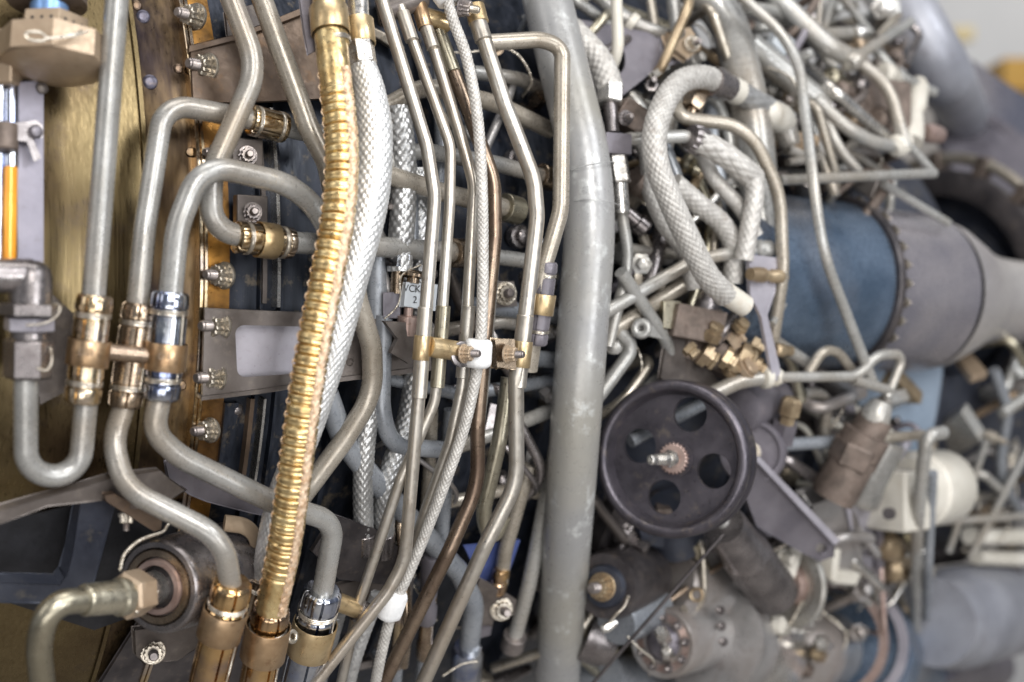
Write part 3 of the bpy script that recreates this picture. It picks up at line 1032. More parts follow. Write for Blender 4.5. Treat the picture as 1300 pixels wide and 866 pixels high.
# sensor
h = holder('sensor', P(220, 790, 40), 'dark cylindrical sensor with ringed face and hex nut at the lower left', 'sensor')
SA, SB = (200, 745, 66), (300, 716, 18)
solid(h, SA, [(.03, 92), (.0, 96), (.0, 108), (.02, 114), (.06, 116), (.12, 114), (.14, 117), (.50, 119), (.52, 124), (.56, 124), (.58, 118), (1.0, 116), (1.06, 108), (1.06, 0.1)], SB, 'gunmetal', 'barrel', 64)
solid(h, (199, 745.4, 66), [(.05, 70), (.0, 74), (.0, 90), (.03, 93), (.1, 93)], SB, 'smoked_bronze', 'face_ring', 64)
solid(h, (197, 746, 68), [(.08, 52), (.0, 54), (.0, 66), (.03, 69), (.12, 70)], SB, 'rose_steel', 'inner_ring', 56)
solid(h, (198, 746, 66), [(.02, 1), (.02, 60)], SB, 'dark_iron', 'recess', 40)
solid(h, (172, 753, 76), [(0, 42), (1, 44)], (200, 745, 62), 'bright_steel', 'stem', 36)
sn = hexnut(h, (157, 757, 81), (181, 751, 72), 58, 'tan_metal', 'hex_nut', 0.45)
solid(h, (104, 762, 90), [(0, 30), (.03, 38), (.1, 42), (.2, 40), (.24, 42), (.8, 43), (.84, 50), (1, 50)], (159, 757, 80), 'olive_steel', 'collar', 40)
mb = MB()
sweep(mb, fillet([A(P(118, 761, 88)), A(P(64, 765, 94)), A(P(48, 815, 94)), A(P(58, 900, 92))], [0, .022, .03, 0]), rad(33, P(60, 780, 82)), 28)
part('outlet_tube', mb, 'olive_steel', h)
mb = MB()
twisted_wire(mb, [A(P(152, 724, 76)), A(P(158, 704, 76)), A(P(178, 686, 70)), A(P(205, 676, 56)), A(P(212, 668, 54)), A(P(222, 655, 50))], .0006)
part('lock_wire', mb, 'wire_steel', h)
mb = MB()
twisted_wire(mb, [A(P(172, 778, 92)), A(P(184, 770, 88)), A(P(196, 758, 84)), A(P(202, 748, 76))], .0006)
part('lock_wire', mb, 'wire_steel', h)
h = holder('mounting_bracket', P(200, 840, 40), 'dark lug plate with a bolt under the ringed sensor', 'bracket')
part('lug_plate', plate([(170, 800, 42), (260, 790, 40), (262, 815, 40), (225, 838, 42), (182, 842, 42), (172, 832, 42)], 4), 'bracket_grey', h, bevel=.0006)
bolt(h, P(194, 827, 42), (-AX * .35 + NR), 25)
# ring bracket round the silver hose, low
mb = MB()
sweep(mb, fillet([A(P(285, 664, 38)), A(P(318, 668, 40)), A(P(330, 700, 40)), A(P(318, 735, 40))], [0, .012, .02, 0]), .006, 20, flat=0.35)
thing('loop_strap', mb, 'tan_metal', 'flat tan strap looping beside the bend of the second grey pipe', 'strap')
bev(thing('gusset', plate([(292, 777, 60), (334, 772, 62), (331, 806, 62), (287, 816, 60)], 1.2), 'violet_grey', 'small slate grey gusset between the amber sleeve and the gold hose clamp', 'gusset'), .0004)
bev(thing('heat_shield', plate([(-30, 752, -10), (110, 770, -12), (120, 900, -14), (-30, 900, -14)], 2), 'brass_sheet', 'golden shield sheet in the bottom left corner behind the outlet tube', 'shield'), .0005)
bev(thing('cross_brace', plate([(120, 880, 8), (190, 770, 8), (330, 760, 8), (330, 900, 8)], 3), 'dark_iron', 'near black brace plate low behind the sensor', 'bracket'), .0006)

# bracket plates on the casing
h = holder('casing_bracket', P(300, 60, 10), 'brown flanged bracket bolted at the top between the flange and gold hose', 'bracket')
part('web', plate([(242, 62, 12), (300, 49, 14), (410, 6, 16), (440, 6, 16), (440, 124, 14), (300, 130, 12), (246, 128, 10)], 3), 'brown_plate', h, bevel=.0005)
part('top_lip', plate([(240, 58, 12), (300, 44, 18), (410, 0, 22), (410, 7, 22), (300, 51, 18), (241, 65, 12)], 12), 'brown_plate', h, bevel=.0005)
bev(thing('angle_plate', plate([(286, 14, 10), (332, 4, 10), (334, 42, 10), (290, 46, 10)], 3), 'bracket_grey', 'lit grey angle plate behind the bend of the top grey pipe', 'plate'), .0005)
h = holder('window_bracket', P(380, 480, 14), 'grey bracket with a rounded window running behind the gold hose', 'bracket')
win = []
for (cx, cy, a0) in ((310, 424, math.pi), (398, 426, 1.5 * math.pi), (398, 462, 0), (312, 468, math.pi / 2)):
    for k in range(5):
        a = a0 + k * math.pi / 8
        win.append((cx + 11 * math.cos(a), cy + 11 * math.sin(a), 17))
part('web', plate([(260, 391, 14), (410, 398, 18), (545, 412, 20), (548, 468, 20), (430, 482, 18), (330, 497, 16), (257, 506, 14)], 2.5, holes=[win]), 'bracket_grey', h, bevel=.0005)
part('lower_lip', plate([(256, 503, 14), (330, 494, 18), (430, 479, 20), (548, 465, 22), (548, 470, 22), (430, 485, 20), (330, 500, 18), (256, 508, 14)], 8), 'bracket_grey', h, bevel=.0004)
part('backing', plate([(285, 405, 6), (420, 408, 8), (420, 486, 8), (285, 490, 6)], 2), 'pale_violet_grey', h)
# small studs on the blue casing
for i, (x, y, lab) in enumerate(((312, 196, 'upper dark stud plate between the second and third grey pipes'), (318, 268, 'lower dark stud plate above the horizontal brass sleeve'))):
    h = holder('stud_plate', P(x, y, 5), lab, 'stud plate')
    mb = MB()
    box(mb, A(P(x, y, 8)), A(AX) * .012, A(NR) * .004, A(UP) * .011)
    part('plate', mb, 'bracket_grey', h, bevel=.001)
    bolt(h, P(x + 2, y + 2, 12), NR - AX * .3, 20, 'stud_steel')

# ================================================================== GOLD AND SILVER HOSES
gp = [(415, -30, 84), (419, 40, 86), (427, 110, 88), (434, 190, 90), (430, 270, 92), (414, 360, 94), (398, 440, 94), (384, 530, 94), (372, 620, 94), (360, 700, 92), (344, 775, 90)]
line = spline(pts3(gp), .0007)
yy = line[:, 1]
seg = np.concatenate([[0], np.cumsum(np.linalg.norm(np.diff(line, axis=0), axis=1))])
Lg = seg[-1]
pyl = 433 - line[:, 2] / line[:, 1] * FPX
PITCH = 13.0 * line[300, 1] / FPX
r_g = 0.5 * 43 * yy.mean() / FPX


def gold_disp(th, s):
    jit = 0.12 * np.sin(s * 130) + 0.08 * np.sin(s * 410 + 1.3)
    ph = s / PITCH + jit + 0.03 * np.sin(th + s * 60)
    f = np.mod(ph, 1.0)
    rib = np.clip(np.minimum(f, 1 - f) / .17, 0, 1)
    rib = rib * rib * (3 - 2 * rib) * (1 - .3 * np.exp(-((f - .64) / .075) ** 2))
    y = np.interp(s, seg, pyl)
    on = np.clip((y - 108) / 12, 0, 1) * np.clip((738 - y) / 22, 0, 1)
    crush = 1 + 0.006 * np.sin(s * 700 + 5 * np.sin(th * 2)) + 0.010 * np.sin(3 * th + s * 300)
    return (on * (0.81 + 0.20 * rib) + (1 - on) * 0.97) * crush


mb = MB()
sweep(mb, line, r_g, 56, disp=gold_disp)
gold = thing('corrugated_hose', mb, 'gold_metal', 'gold corrugated metal hose with a laced seam, running the full height', 'hose', sharp=80)
T, X, Y = frames(line)
side = np.array([unit(A((1, -1.0, 0)) - t * (A((1, -1.0, 0)) @ t)) for t in T])
keep = (pyl > 92) & (pyl < 772)
sp = (line + side * r_g * 0.95)[keep]
sp = sp + np.stack([np.sin(np.arange(len(sp)) * .21) * .0004, np.zeros(len(sp)), np.zeros(len(sp))], 1)
mb = MB()
sweep(mb, sp[::2], 0.5 * 14 * yy.mean() / FPX, 40, disp=braid_fn(.003, 4, .34, 1.6), flat=0.62)
part('laced_seam', mb, 'copper_braid', gold, 'frayed coppery lacing along the seam', sharp=80)
mb = MB()                                   # stitching that crosses the seam
k = np.arange(len(sp))
zig = sp + side[keep] * .0016 + np.cross(T[keep], side[keep]) * (np.sin(k * .55) * .0034)[:, None]
sweep(mb, zig, .0004, 6)
part('stitching', mb, 'copper_braid', gold)
ot = line + np.array([unit(A((-1, -.35, 0)) - t * (A((-1, -.35, 0)) @ t)) for t in T]) * r_g * 0.98
mb = MB()
ol = ot[keep]
ol = ol + np.cross(T[keep], side[keep]) * (np.sin(k * .5) * .0012)[:, None]
sweep(mb, ol, .00038, 6)
part('edge_stitching', mb, 'copper_braid', gold)
# sleeves at both ends
sl = sleeve(gold, (415, -30, 84.5), (423, 58, 86.5), 41, 'gold_metal', 'top_sleeve')
mb = MB()
wire_coil(mb, A(P(424, 54, 86.5)), A(P(424, 54, 86.5)) - A(P(421, 40, 86.2)), rad(42, P(424, 54, 86)), .0006, 3)
part('wire_wrap', mb, 'wire_steel', sl)
c = coupling(gold, (345, 772, 90), (318, 915, 90), 49, 'amber_steel', rot=1.4)
# upper clamp
h = holder('hose_clamp', P(430, 30, 86), 'two worn gold clamp bands side by side at the top of the hoses', 'clamp', 'clamps on the pipe sleeves')
band(h, (417, 11, 86), (420, 43, 86.5), 50, 'brass_band')
band(h, (456, 26, 80), (459, 57, 80), 37, 'brass_band')
part('strap_plate', plate([(380, -12, 74), (394, -12, 74), (404, 62, 76), (392, 68, 76), (386, 40, 74)], 2), 'violet_grey', h, bevel=.0006)
h = holder('hose_clamp', P(345, 820, 86), 'brown clamp band round the lower end of the gold hose, with a pin lug', 'clamp', 'clamps on the pipe sleeves')
band(h, (341, 793, 90), (333, 834, 90), 58, 'copper_band')
mb = MB()
ring(mb, A(P(371, 808, 84)), (0.8, -.6, .2), .0038, .0017, 20, 10)
part('pin_lug', mb, 'bolt_steel', h)

# silver hose
sv = hose('braided_hose', 'thick bright silver braided hose beside the gold corrugated hose, crossing behind it', [(460, 78, 80), (470, 120, 80), (475, 180, 80), (468, 260, 78), (448, 345, 74), (424, 440, 68), (400, 520, 62), (380, 575, 58), (360, 620, 56), (344, 680, 56), (334, 735, 56)], 44,
          'silver_braid', n=17, amp=.07, wprof=[(0, 32), (.05, 40), (.12, 48), (.25, 50), (.42, 44), (.6, 38), (.75, 36), (.9, 34), (1, 30)], step=.0007, ns=190, slope=1.5)
hexnut(sv, (456, 54, 80), (461, 84, 80), 36, 'bright_steel', 'hex_nut')
sleeve(sv, (452, -30, 80), (457, 58, 80), 28, 'bright_steel', 'top_sleeve')
coupling(sv, (336, 730, 55), (318, 800, 55), 42, 'smoked_bronze', rot=.8, lace=False)

# braided hoses deeper in
bh = 'dark braided hoses deep behind the steel tubes'
hose('braided_hose', 'dull silver braided hose hanging behind the upper steel tubes, below a bright nut', [(505, 138, 26), (512, 200, 26), (512, 260, 26), (508, 320, 24), (508, 345, 24)], 34, 'dark_braid', n=10, amp=.13, group=bh, slope=1.3)
o = hose('braided_hose', 'left one of two shiny braided hoses hanging side by side under the window bracket', [(474, 490, 14), (464, 560, 20), (461, 620, 22), (462, 682, 22)], 27, 'dark_braid', n=10, amp=.13, group=bh, slope=1.3)
sleeve(o, (462, 676, 22), (462, 700, 22), 30, 'gunmetal', 'end_collar')
o = hose('braided_hose', 'right one of two shiny braided hoses side by side, reaching up behind the steel tubes', [(530, 215, 8), (532, 350, 8), (528, 465, 12), (518, 530, 16), (500, 585, 20), (489, 630, 22), (487, 680, 22)], 29, 'dark_braid', n=10, amp=.13, group=bh, slope=1.3)
sleeve(o, (487, 676, 22), (487, 704, 22), 30, 'gunmetal', 'end_collar')
hose('braided_hose', 'short shiny braided hose under the low ochre bar clamp', [(428, 780, 30), (414, 830, 32), (398, 890, 32)], 22, 'dark_braid', n=10, amp=.13, group=bh, slope=1.3)
hose('braided_hose', 'pale bluish braided hose at the bottom edge beside the white lower cloth wrap', [(480, 755, 40), (462, 800, 40), (446, 850, 40), (436, 900, 40)], 20, 'silver_braid', n=8, amp=.12, group=bh, slope=1.3)
h = holder('hose_end', P(505, 355, 20), 'bright hose nut with dark square body behind the steel tubes', 'fitting')
solid(h, (507, 322, 24), [(0, 30), (.08, 34), (1, 34)], (505, 340, 24), 'blued_chrome', 'bright_nut', 6)
solid(h, (505, 338, 24), [(0, 17), (1, 17)], (504, 372, 22), 'smoked_bronze', 'stem', 24)
mb = MB()
box(mb, A(P(498, 388, 20)), A((.0065, .003, 0)), A((0, .006, 0)), A((0, 0, .010)))
part('square_body', mb, 'violet_grey', h, bevel=.0006)
# tagged connector
h = holder('tagged_connector', P(525, 400, 26), 'small connector with a silver tag lettered in two lines behind the steel tubes', 'connector')
tp = plate([(516, 359, 32), (555, 362, 32), (552, 394, 32), (512, 389, 32)], 5)
part('tag', tp, 'tag_white', h, bevel=.0005)
tf = A(P(524, 375, 33.5))
lettering(h, 'VCKE', P(526, 367, 32.6), (1, .6, -.05), (0.05, 0, 1), .0075)
lettering(h, '2', P(527, 381, 32.6), (1, .6, -.05), (0.05, 0, 1), .0075)
solid(h, (526, 344, 30), [(0, 20), (.3, 34), (.5, 34), (.6, 16), (1, 16)], (524, 360, 30), 'smoked_bronze', 'cap', 24)
solid(h, (519, 390, 29), [(0, 12), (.3, 12), (.32, 28), (1, 26)], (516, 425, 27), 'rose_steel', 'socket', 24)
mb = MB()
twisted_wire(mb, [A(P(488, 405, 34)), A(P(502, 392, 36)), A(P(508, 378, 34)), A(P(510, 350, 32)), A(P(535, 336, 34))], .0004)
part('lock_wire', mb, 'wire_steel', h)
# knuckle clip under the bracket line
bev(thing('spring_clip', plate([(488, 408, 34), (520, 410, 34), (535, 414, 34), (538, 452, 34), (520, 462, 34), (496, 448, 34), (505, 430, 34)], 4), 'bracket_grey', 'curled dark grey clip left of the tan cross bar', 'clip'), .001)

# ================================================================== STEEL TUBES IN FRONT
SG = 'steel tubes running down the middle in front'
t1 = pipe('steel_tube', 'first steel tube from the left, running long and straight then bending low to the left', [(476, -30, 74), (542, 186, 76, 2), (552, 250, 77, 2), (537, 440, 78, 1), (520, 640, 74), (514, 712, 74, 2.4), (492, 752, 74, 2), (370, 905, 76)], 17, 'tube_steel', group=SG)
sleeve(t1, (540, 390, 78), (532, 505, 78), 19.5, 'tube_steel', 'sleeve')
t2 = pipe('steel_tube', 'second steel tube from the left, thinning below the tan cross bar and swerving left', [(508, 8, 70), (572, 186, 73, 2), (571, 260, 74, 2), (562, 390, 75), (556, 470, 75, 1), (552, 510, 73, 2), (508, 610, 66, 1), (455, 768, 60), (425, 905, 60)], 14, 'tube_steel', group=SG)
sleeve(t2, (511, 16, 70.5), (523, 52, 71), 18, 'tube_steel', 'upper_sleeve')
sleeve(t2, (563, 388, 75), (555, 492, 75), 18.5, 'olive_steel', 'sleeve')
t3 = pipe('steel_tube', 'third steel tube from the left, with a tan cap at its upper end', [(530, -5, 66), (585, 175, 69, 2), (602, 235, 70, 2), (593, 400, 70), (587, 490, 70, 2), (572, 560, 66, 2), (540, 650, 58), (512, 740, 52)], 15, 'tube_steel', group=SG)
sleeve(t3, (541, 35, 67), (550, 62, 67.5), 17.5, 'tube_steel', 'upper_sleeve')
sleeve(t3, (595, 388, 70), (587, 480, 70), 18, 'tube_steel', 'sleeve')
band(t3, (531, 5, 66.5), (540, 36, 67), 20, 'copper_band', 'tan_cap')
t5 = pipe('steel_tube', 'dark bronzed steel tube behind the thin braided hose, slanting to the lower left', [(556, 40, 56), (598, 150, 58, 2), (627, 230, 60, 2), (628, 300, 60, 2), (614, 440, 62, 1), (606, 540, 64, 1), (607, 615, 66, 2.6), (570, 700, 70, 1), (468, 905, 74)], 19, 'bronzed_steel', group=SG)
sleeve(t5, (556, 40, 56), (575, 92, 57), 21, 'olive_steel', 'upper_sleeve')
t5b = pipe('steel_tube', 'pale grey steel tube half hidden between the thin braided hose and the long right tube', [(578, 100, 52), (603, 160, 53, 2), (629, 236, 55, 2), (627, 320, 56), (614, 480, 58), (607, 540, 60)], 17, 'pale_grey_paint', group=SG)
t6 = pipe('steel_tube', 'longest steel tube, right of the white cloth wrap, slanting to the bottom', [(603, 15, 78), (640, 130, 80, 1), (678, 228, 82, 2), (682, 275, 82, 2), (664, 430, 82), (655, 480, 82, 1), (656, 612, 82, 2), (618, 688, 82, 1.4), (520, 905, 86)], 20, 'tube_steel', group=SG)
sleeve(t6, (667, 400, 82), (657, 492, 82), 22, 'tube_steel', 'sleeve')
sleeve(t6, (602, 8, 78), (608, 30, 78), 26, 'brass_band', 'brass_end')
sleeve(t6, (606, 26, 78), (614, 52, 78.5), 23, 'tube_steel', 'upper_sleeve')
pipe('steel_tube', 'lower steel tube bent in a u behind the longest steel tube', [(646, 480, 40), (634, 560, 44, 1), (612, 655, 44, 1.2), (624, 690, 44, 1.2), (640, 655, 42)], 20, 'olive_steel', group=SG)
tb = hose('braided_hose', 'thin tightly braided hose running between the steel tubes through both white wraps', [(566, -10, 82), (575, 25, 82), (592, 72, 82), (605, 140, 83), (611, 215, 84), (613, 310, 84), (612, 400, 84), (607, 460, 84), (590, 540, 80), (566, 610, 76), (543, 670, 72), (520, 725, 70), (500, 770, 70), (484, 830, 72), (470, 905, 74)], 15, 'linen_braid', n=8, amp=.16, step=.0004, ns=80, slope=1.1)
# clamps across the tubes
h = holder('tube_clamp', P(590, 445, 80), 'tan cross bar clamp at mid height with white cloth wrap and two bolts', 'clamp', 'bar clamps across the steel tubes')
band(h, (537, 426, 78), (534, 457, 78), 22, 'brass_band')
mb = MB()
cyl(mb, A(P(545, 440, 80)), A(P(582, 446, 80)), rad(26, P(560, 443, 80)), ns=26, ch=.0004)
part('spacer_bar', mb, 'brass_band', h)
mb = MB()
x, y, d = frame_of(A(P(607, 430, 85)) - A(P(605, 470, 85)))
lathe(mb, A(P(608, 431, 85)), A(P(605, 469, 85)) - A(P(608, 431, 85)), [(0, .009), (.0015, .0108), (.004, .0115), (.016, .0118), (.0185, .0112), (.0205, .009)], 28, mod=lambda th, s: 1 + .12 * np.cos(2 * th) + .03 * np.sin(5 * th + s * 300))
part('cloth_wrap', mb, 'white_cloth', h, sharp=80)
mb = MB()
lathe(mb, A(P(585, 450, 84)), NR, [(0, .0095), (.0022, .0095), (.0026, .008)], 24)
part('washer', mb, 'gunmetal', h)
bolt(h, P(588, 449, 87), NR * .8 - AX * .1 + AX * .45, 19, 'tan_metal', 'stud_steel')
part('bolt_plate', plate([(630, 432, 84), (652, 432, 86), (654, 468, 86), (630, 468, 84)], 8), 'smoked_bronze', h, bevel=.001)
bolt(h, P(643, 450, 90), NR * .8 + AX * .42, 19, 'tan_metal', 'stud_steel')
band(h, (664, 433, 82), (660, 466, 82), 26, 'brass_band')
h = holder('tube_clamp', P(560, 10, 80), 'dark bar clamp at the top edge holding the steel tubes, with white cloth wrap', 'clamp', 'bar clamps across the steel tubes')
mb = MB()
cyl(mb, A(P(488, 16, 64)), A(P(536, -2, 66)), rad(28, P(510, 5, 65)), ns=26, ch=.0004)
part('spacer_bar', mb, 'bracket_grey', h)
mb = MB()
cyl(mb, A(P(536, 20, 60)), A(P(570, 30, 62)), rad(24, P(550, 22, 62)), ns=26, ch=.0004)
part('tan_spacer', mb, 'brass_band', h)
mb = MB()
lathe(mb, A(P(562, -26, 82)), A(P(575, 9, 82)) - A(P(562, -26, 82)), [(0, .012), (.004, .0135), (.014, .0135), (.018, .012), (.0195, .009)], 28, mod=lambda th, s: 1 + .1 * np.cos(2 * th) + .03 * np.sin(5 * th + s * 300))
part('cloth_wrap', mb, 'white_cloth', h, sharp=80)
bolt(h, P(584, 9, 84), NR * .7 + AX * .6 - UP * .2, 20, 'stud_steel', 'bolt_steel')
h = holder('tube_clamp', P(470, 765, 60), 'ochre bar clamp with white cloth wrap low down, right of the chrome sleeve', 'clamp', 'bar clamps across the steel tubes')
mb = MB()
cyl(mb, A(P(424, 762, 58)), A(P(455, 774, 60)), rad(24, P(440, 768, 60)), ns=26, ch=.0004)
part('spacer_bar', mb, 'brass_band', h)
solid(h, (452, 773, 60), [(0, 30), (.15, 32), (.2, 26), (.5, 26), (1, 22)], (472, 780, 62), 'gunmetal', 'washer_stack', 26)
mb = MB()
lathe(mb, A(P(503, 752, 70)), A(P(487, 800, 70)) - A(P(503, 752, 70)), [(0, .0075), (.0012, .0088), (.004, .0096), (.018, .0098), (.0215, .0092), (.023, .0075)], 28, mod=lambda th, s: 1 + .10 * np.cos(2 * th) + .03 * np.sin(5 * th + s * 300))
part('cloth_wrap', mb, 'white_cloth', h, sharp=80)

# pipe with the yellow band
o = pipe('grey_pipe', 'pipe hooking over the big pipe down into a dark sleeve with yellow band', [(622, 54, 66), (690, 50, 84, 1), (714, 62, 86, 1.3), (712, 268, 84, 1.5), (689, 345, 78, 1), (672, 470, 60)], 21, 'beige_grey_paint', group=GP)
c = coupling(o, (695, 332, 79), (681, 438, 70), 28, 'violet_grey', rot=.3, lace=False)
band(c, (690, 373, 76), (686, 399, 74), 33, 'brass_band')

# horizontal pipes on the casing
HG = 'pipes running across the casing behind the steel tubes'
pipe('grey_pipe', 'grey pipe arching behind the steel tubes near the top', [(470, 160, 16), (486, 138, 18, 1), (540, 108, 18, 1.5), (630, 132, 16, 1), (700, 166, 12)], 23, 'beige_grey_paint', group=HG)
o = pipe('grey_pipe', 'grey pipe curving up from behind the silver hose, second from the top behind the tubes', [(484, 228, 22), (500, 196, 22, 1.3), (540, 192, 20, 1), (630, 208, 16), (688, 224, 12)], 21, group=HG)
sleeve(o, (686, 223, 12.5), (699, 227, 11), 32, 'smoked_bronze', 'end_collar')
o = pipe('grey_pipe', 'beige pipe behind the steel tubes ending in a round collar', [(486, 220, 34), (560, 244, 30), (645, 265, 24)], 24, 'beige_grey_paint', group=HG)
sleeve(o, (640, 263, 25), (658, 268, 22), 36, 'olive_steel', 'end_collar')
o = pipe('grey_pipe', 'grey pipe stub at the height of the brass sleeve right of the collar', [(585, 320, 18), (672, 332, 14)], 20, group=HG)
pipe('grey_pipe', 'grey pipe behind the tubes below the stub, running to the big pipe', [(588, 386, 10), (720, 402, 8)], 21, 'blue_grey_paint', group=HG)
pipe('grey_pipe', 'lowest short grey pipe reaching the big pipe at the height of the white wrap', [(640, 452, 14), (740, 460, 10)], 21, 'blue_grey_paint', group=HG)
pipe('grey_pipe', 'slanting grey pipe behind the tubes rising to the big pipe below the clamp', [(560, 575, 12), (640, 545, 12), (740, 505, 10)], 19, 'pale_grey_paint', group=HG)
pipe('blue_grey_pipe', 'thick blue grey pipe slanting down to the right behind the lower steel tubes', [(415, 500, 14), (436, 560, 16, 1.5), (470, 604, 20, 1), (583, 726, 26, 1.2), (602, 765, 28, 1.2), (594, 835, 30)], 28, 'blue_grey_paint', group=HG)
pipe('blue_grey_pipe', 'blue grey pipe turning from vertical to the right under the window bracket', [(487, 400, 18), (484, 520, 22, 1.8), (496, 566, 24, 1.5), (575, 572, 20)], 23, 'blue_grey_paint', group=HG)
pipe('blue_grey_pipe', 'short upright blue grey pipe beside the silver hose above the window bracket', [(478, 318, 12), (478, 415, 12)], 28, 'blue_grey_paint', group=HG)
pipe('blue_grey_pipe', 'upright pale blue pipe in the gap beside the thick slanting pipe', [(574, 520, 8), (566, 600, 8), (558, 700, 8)], 21, 'blue_grey_paint', group=HG)
pipe('grey_pipe', 'narrow brownish upright pipe behind the thin braided hose', [(548, 520, 10), (545, 600, 10), (538, 690, 8)], 17, 'beige_grey_paint', group=HG)
o = pipe('grey_pipe', 'curved pale pipe in the dark gap left of the big pipe at the bottom', [(716, 520, 10), (692, 640, 16, 3), (672, 740, 24, 3), (652, 815, 30)], 20, 'pale_grey_paint', bend=3, group=HG)
sleeve(o, (654, 806, 30), (650, 822, 30), 30, 'stud_steel', 'end_collar')
pipe('grey_pipe', 'grey pipe rising beside the cobalt plate near the bottom', [(672, 590, 18), (641, 700, 22), (636, 740, 22)], 19, 'beige_grey_paint', group=HG)

# lower middle bits
h = holder('cobalt_shim', P(650, 740, 16), 'cobalt blue painted plate behind the longest steel tube', 'plate')
part('face', plate([(590, 694, 12), (660, 686, 12), (634, 762, 14), (612, 742, 14)], 2), 'cobalt_paint', h, bevel=.0004)
h = holder('corner_bracket', P(615, 790, 24), 'dark triangular bracket with a castellated bolt left of the big pipe', 'bracket')
part('web', plate([(610, 736, 30), (655, 762, 30), (652, 780, 30), (628, 784, 30), (622, 800, 30), (604, 806, 30), (600, 760, 30)], 3), 'bracket_grey', h, bevel=.0006)
bolt(h, P(636, 773, 32), NR - AX * .35, 23)
part('hook', plate([(600, 798, 32), (624, 796, 32), (622, 806, 32), (602, 812, 32)], 6), 'violet_grey', h, bevel=.0006)
h = holder('brass_union', P(632, 745, 22), 'small brass union under the pipe beside the cobalt plate', 'fitting')
solid(h, (637, 722, 24), [(0, 18), (.1, 22), (.3, 22), (.35, 18), (.5, 18), (.55, 22), (.95, 22), (1, 16)], (631, 752, 24), 'amber_steel', 'body', 24)
h = holder('pipe_union', P(592, 850, 32), 'blue tinted union nut under the thick slanting pipe at the bottom edge', 'fitting')
solid(h, (594, 822, 31), [(0, 34), (.05, 40), (.5, 40), (.55, 36), (1, 36)], (588, 905, 32), 'blued_chrome', 'nut', 12)
mb = MB()
twisted_wire(mb, [A(P(562, 858, 48)), A(P(585, 844, 50)), A(P(606, 840, 48))], .0005)
part('lock_wire', mb, 'wire_steel', h)
bev(thing('tilted_plate', plate([(424, 655, 30), (475, 672, 30), (525, 708, 30), (524, 745, 30), (430, 735, 30), (396, 700, 28)], 3), 'dark_iron', 'dark tilted plate behind the low ochre bar clamp', 'plate'), .0006)
bev(thing('lower_bracket', plate([(420, 745, 26), (520, 720, 28), (525, 735, 28), (522, 765, 28), (500, 782, 28), (425, 770, 26)], 3), 'bracket_grey', 'grey bracket leaf behind the white lower cloth wrap', 'bracket'), .0006)
for i, (x, y, w, l) in enumerate(((545, 745, 26, 'violet tinted bracket sleeve left of the dark bronzed tube at the bottom'), (508, 800, 22, 'short gilded sleeve right of the lower white cloth wrap'), (542, 790, 22, 'ochre sleeve crossing behind the bronzed tube at the bottom'))):
    h = holder('pipe_sleeve', P(x, y, 24), l, 'sleeve')
    solid(h, (x + 3, y - 40, 24), [(0, w * .8), (.06, w), (.25, w), (.3, w * .86), (.7, w * .86), (.75, w), (.95, w), (1, w * .8)], (x - 4, y + 45, 26), ('violet_grey', 'gilded_steel', 'smoked_bronze')[i], 'shell', 24)
    if i:
        solid(h, (x - 4, y + 44, 26), [(0, w * .7), (1, w * .7)], (x - 12, y + 130, 28), 'blue_grey_paint', 'tail_pipe', 20)

for (x, y, l) in ((641, 373, 'castellated bolt right of the thin braided hose, above the white cloth wrap'),):
    h = holder('bracket_bolt', P(x, y, 14), l, 'bolt')
    bolt(h, P(x, y, 20), NR - AX * .4, 23)
    part('boss', plate([(628, 358, 18), (652, 358, 18), (656, 388, 18), (630, 390, 18)], 6), 'bracket_grey', h, bevel=.0006)

# ================================================================== BIG PIPE
line = fillet([A(P(680, -60, 52)), A(P(753, 240, 56)), A(P(729, 560, 58)), A(P(703, 920, 60))], [0, .11, .3, 0], 14)
mb = MB()
r_b = rad(66, P(740, 400, 58))
sweep(mb, line, r_b, 64)
big = thing('big_pipe', mb, 'big_pipe_paint', 'thickest light grey pipe running the whole height near the middle', 'pipe', sharp=60)
mb = MB()
ring(mb, A(P(748, 214, 56)), A(P(753, 240, 56)) - A(P(742, 190, 56)), r_b * .994, .0005, 64, 8)
part('weld_bead', mb, 'big_pipe_paint', big)
mb = MB()
ring(mb, A(P(754, 262, 56)), A(P(751, 285, 56)) - A(P(753, 245, 56)), r_b * .994, .0004, 64, 8)
part('weld_bead', mb, 'big_pipe_paint', big)

# ================================================================== RIGHT SIDE
# rear casing, coaxial but slimmer and lower
AR = A0 + NR * 0.125 - UP * 0.055


def rear_part(prof, phi=(-1.75, 1.75), n=110):
    ph = np.linspace(phi[0], phi[1], n)
    V = [A(AR + AX * t + (NR * math.cos(q) + UP * math.sin(q)) * r) for (t, r) in prof for q in ph]
    return MB().grid(np.array(V), len(prof), n, close=False, cap0=False, cap1=False)


TR = T_E
rear = thing('rear_casing', rear_part([(TR - .25, .345), (TR - .01, .350), (TR, .375), (TR + .006, .375), (TR + .007, .352), (TR + .10, .345), (TR + .101, .36), (TR + .108, .36), (TR + .109, .34),
                                  (TR + .24, .328), (TR + .40, .30), (TR + .41, .1)]), 'slate_blue', 'dark rear casing that fills the gaps behind the blurred pipes at the right', 'engine casing')
part('lower_shell', rear_part([(TR + .30, .30), (TR + .31, .335), (TR + .62, .32), (TR + .63, .1)], (-1.75, -.12), 60), 'slate_blue', rear)
part('panel', rear_part([(TR + .16, .349), (TR + .162, .352), (TR + .30, .342), (TR + .302, .33)], (-.85, .05), 50), 'panel_blue_grey', rear, 'flat pale blue grey panel below the tail duct')

# blue drum and tail duct
h = holder('tail_duct', P(1120, 360, 40), 'big blue and violet drum shaped duct with a studded flange narrowing to a pale neck', 'duct')
DA = A(P(985, 357, -14))
DD = unit(A(AX) * 1.0 + A((0, 0, -0.035)))


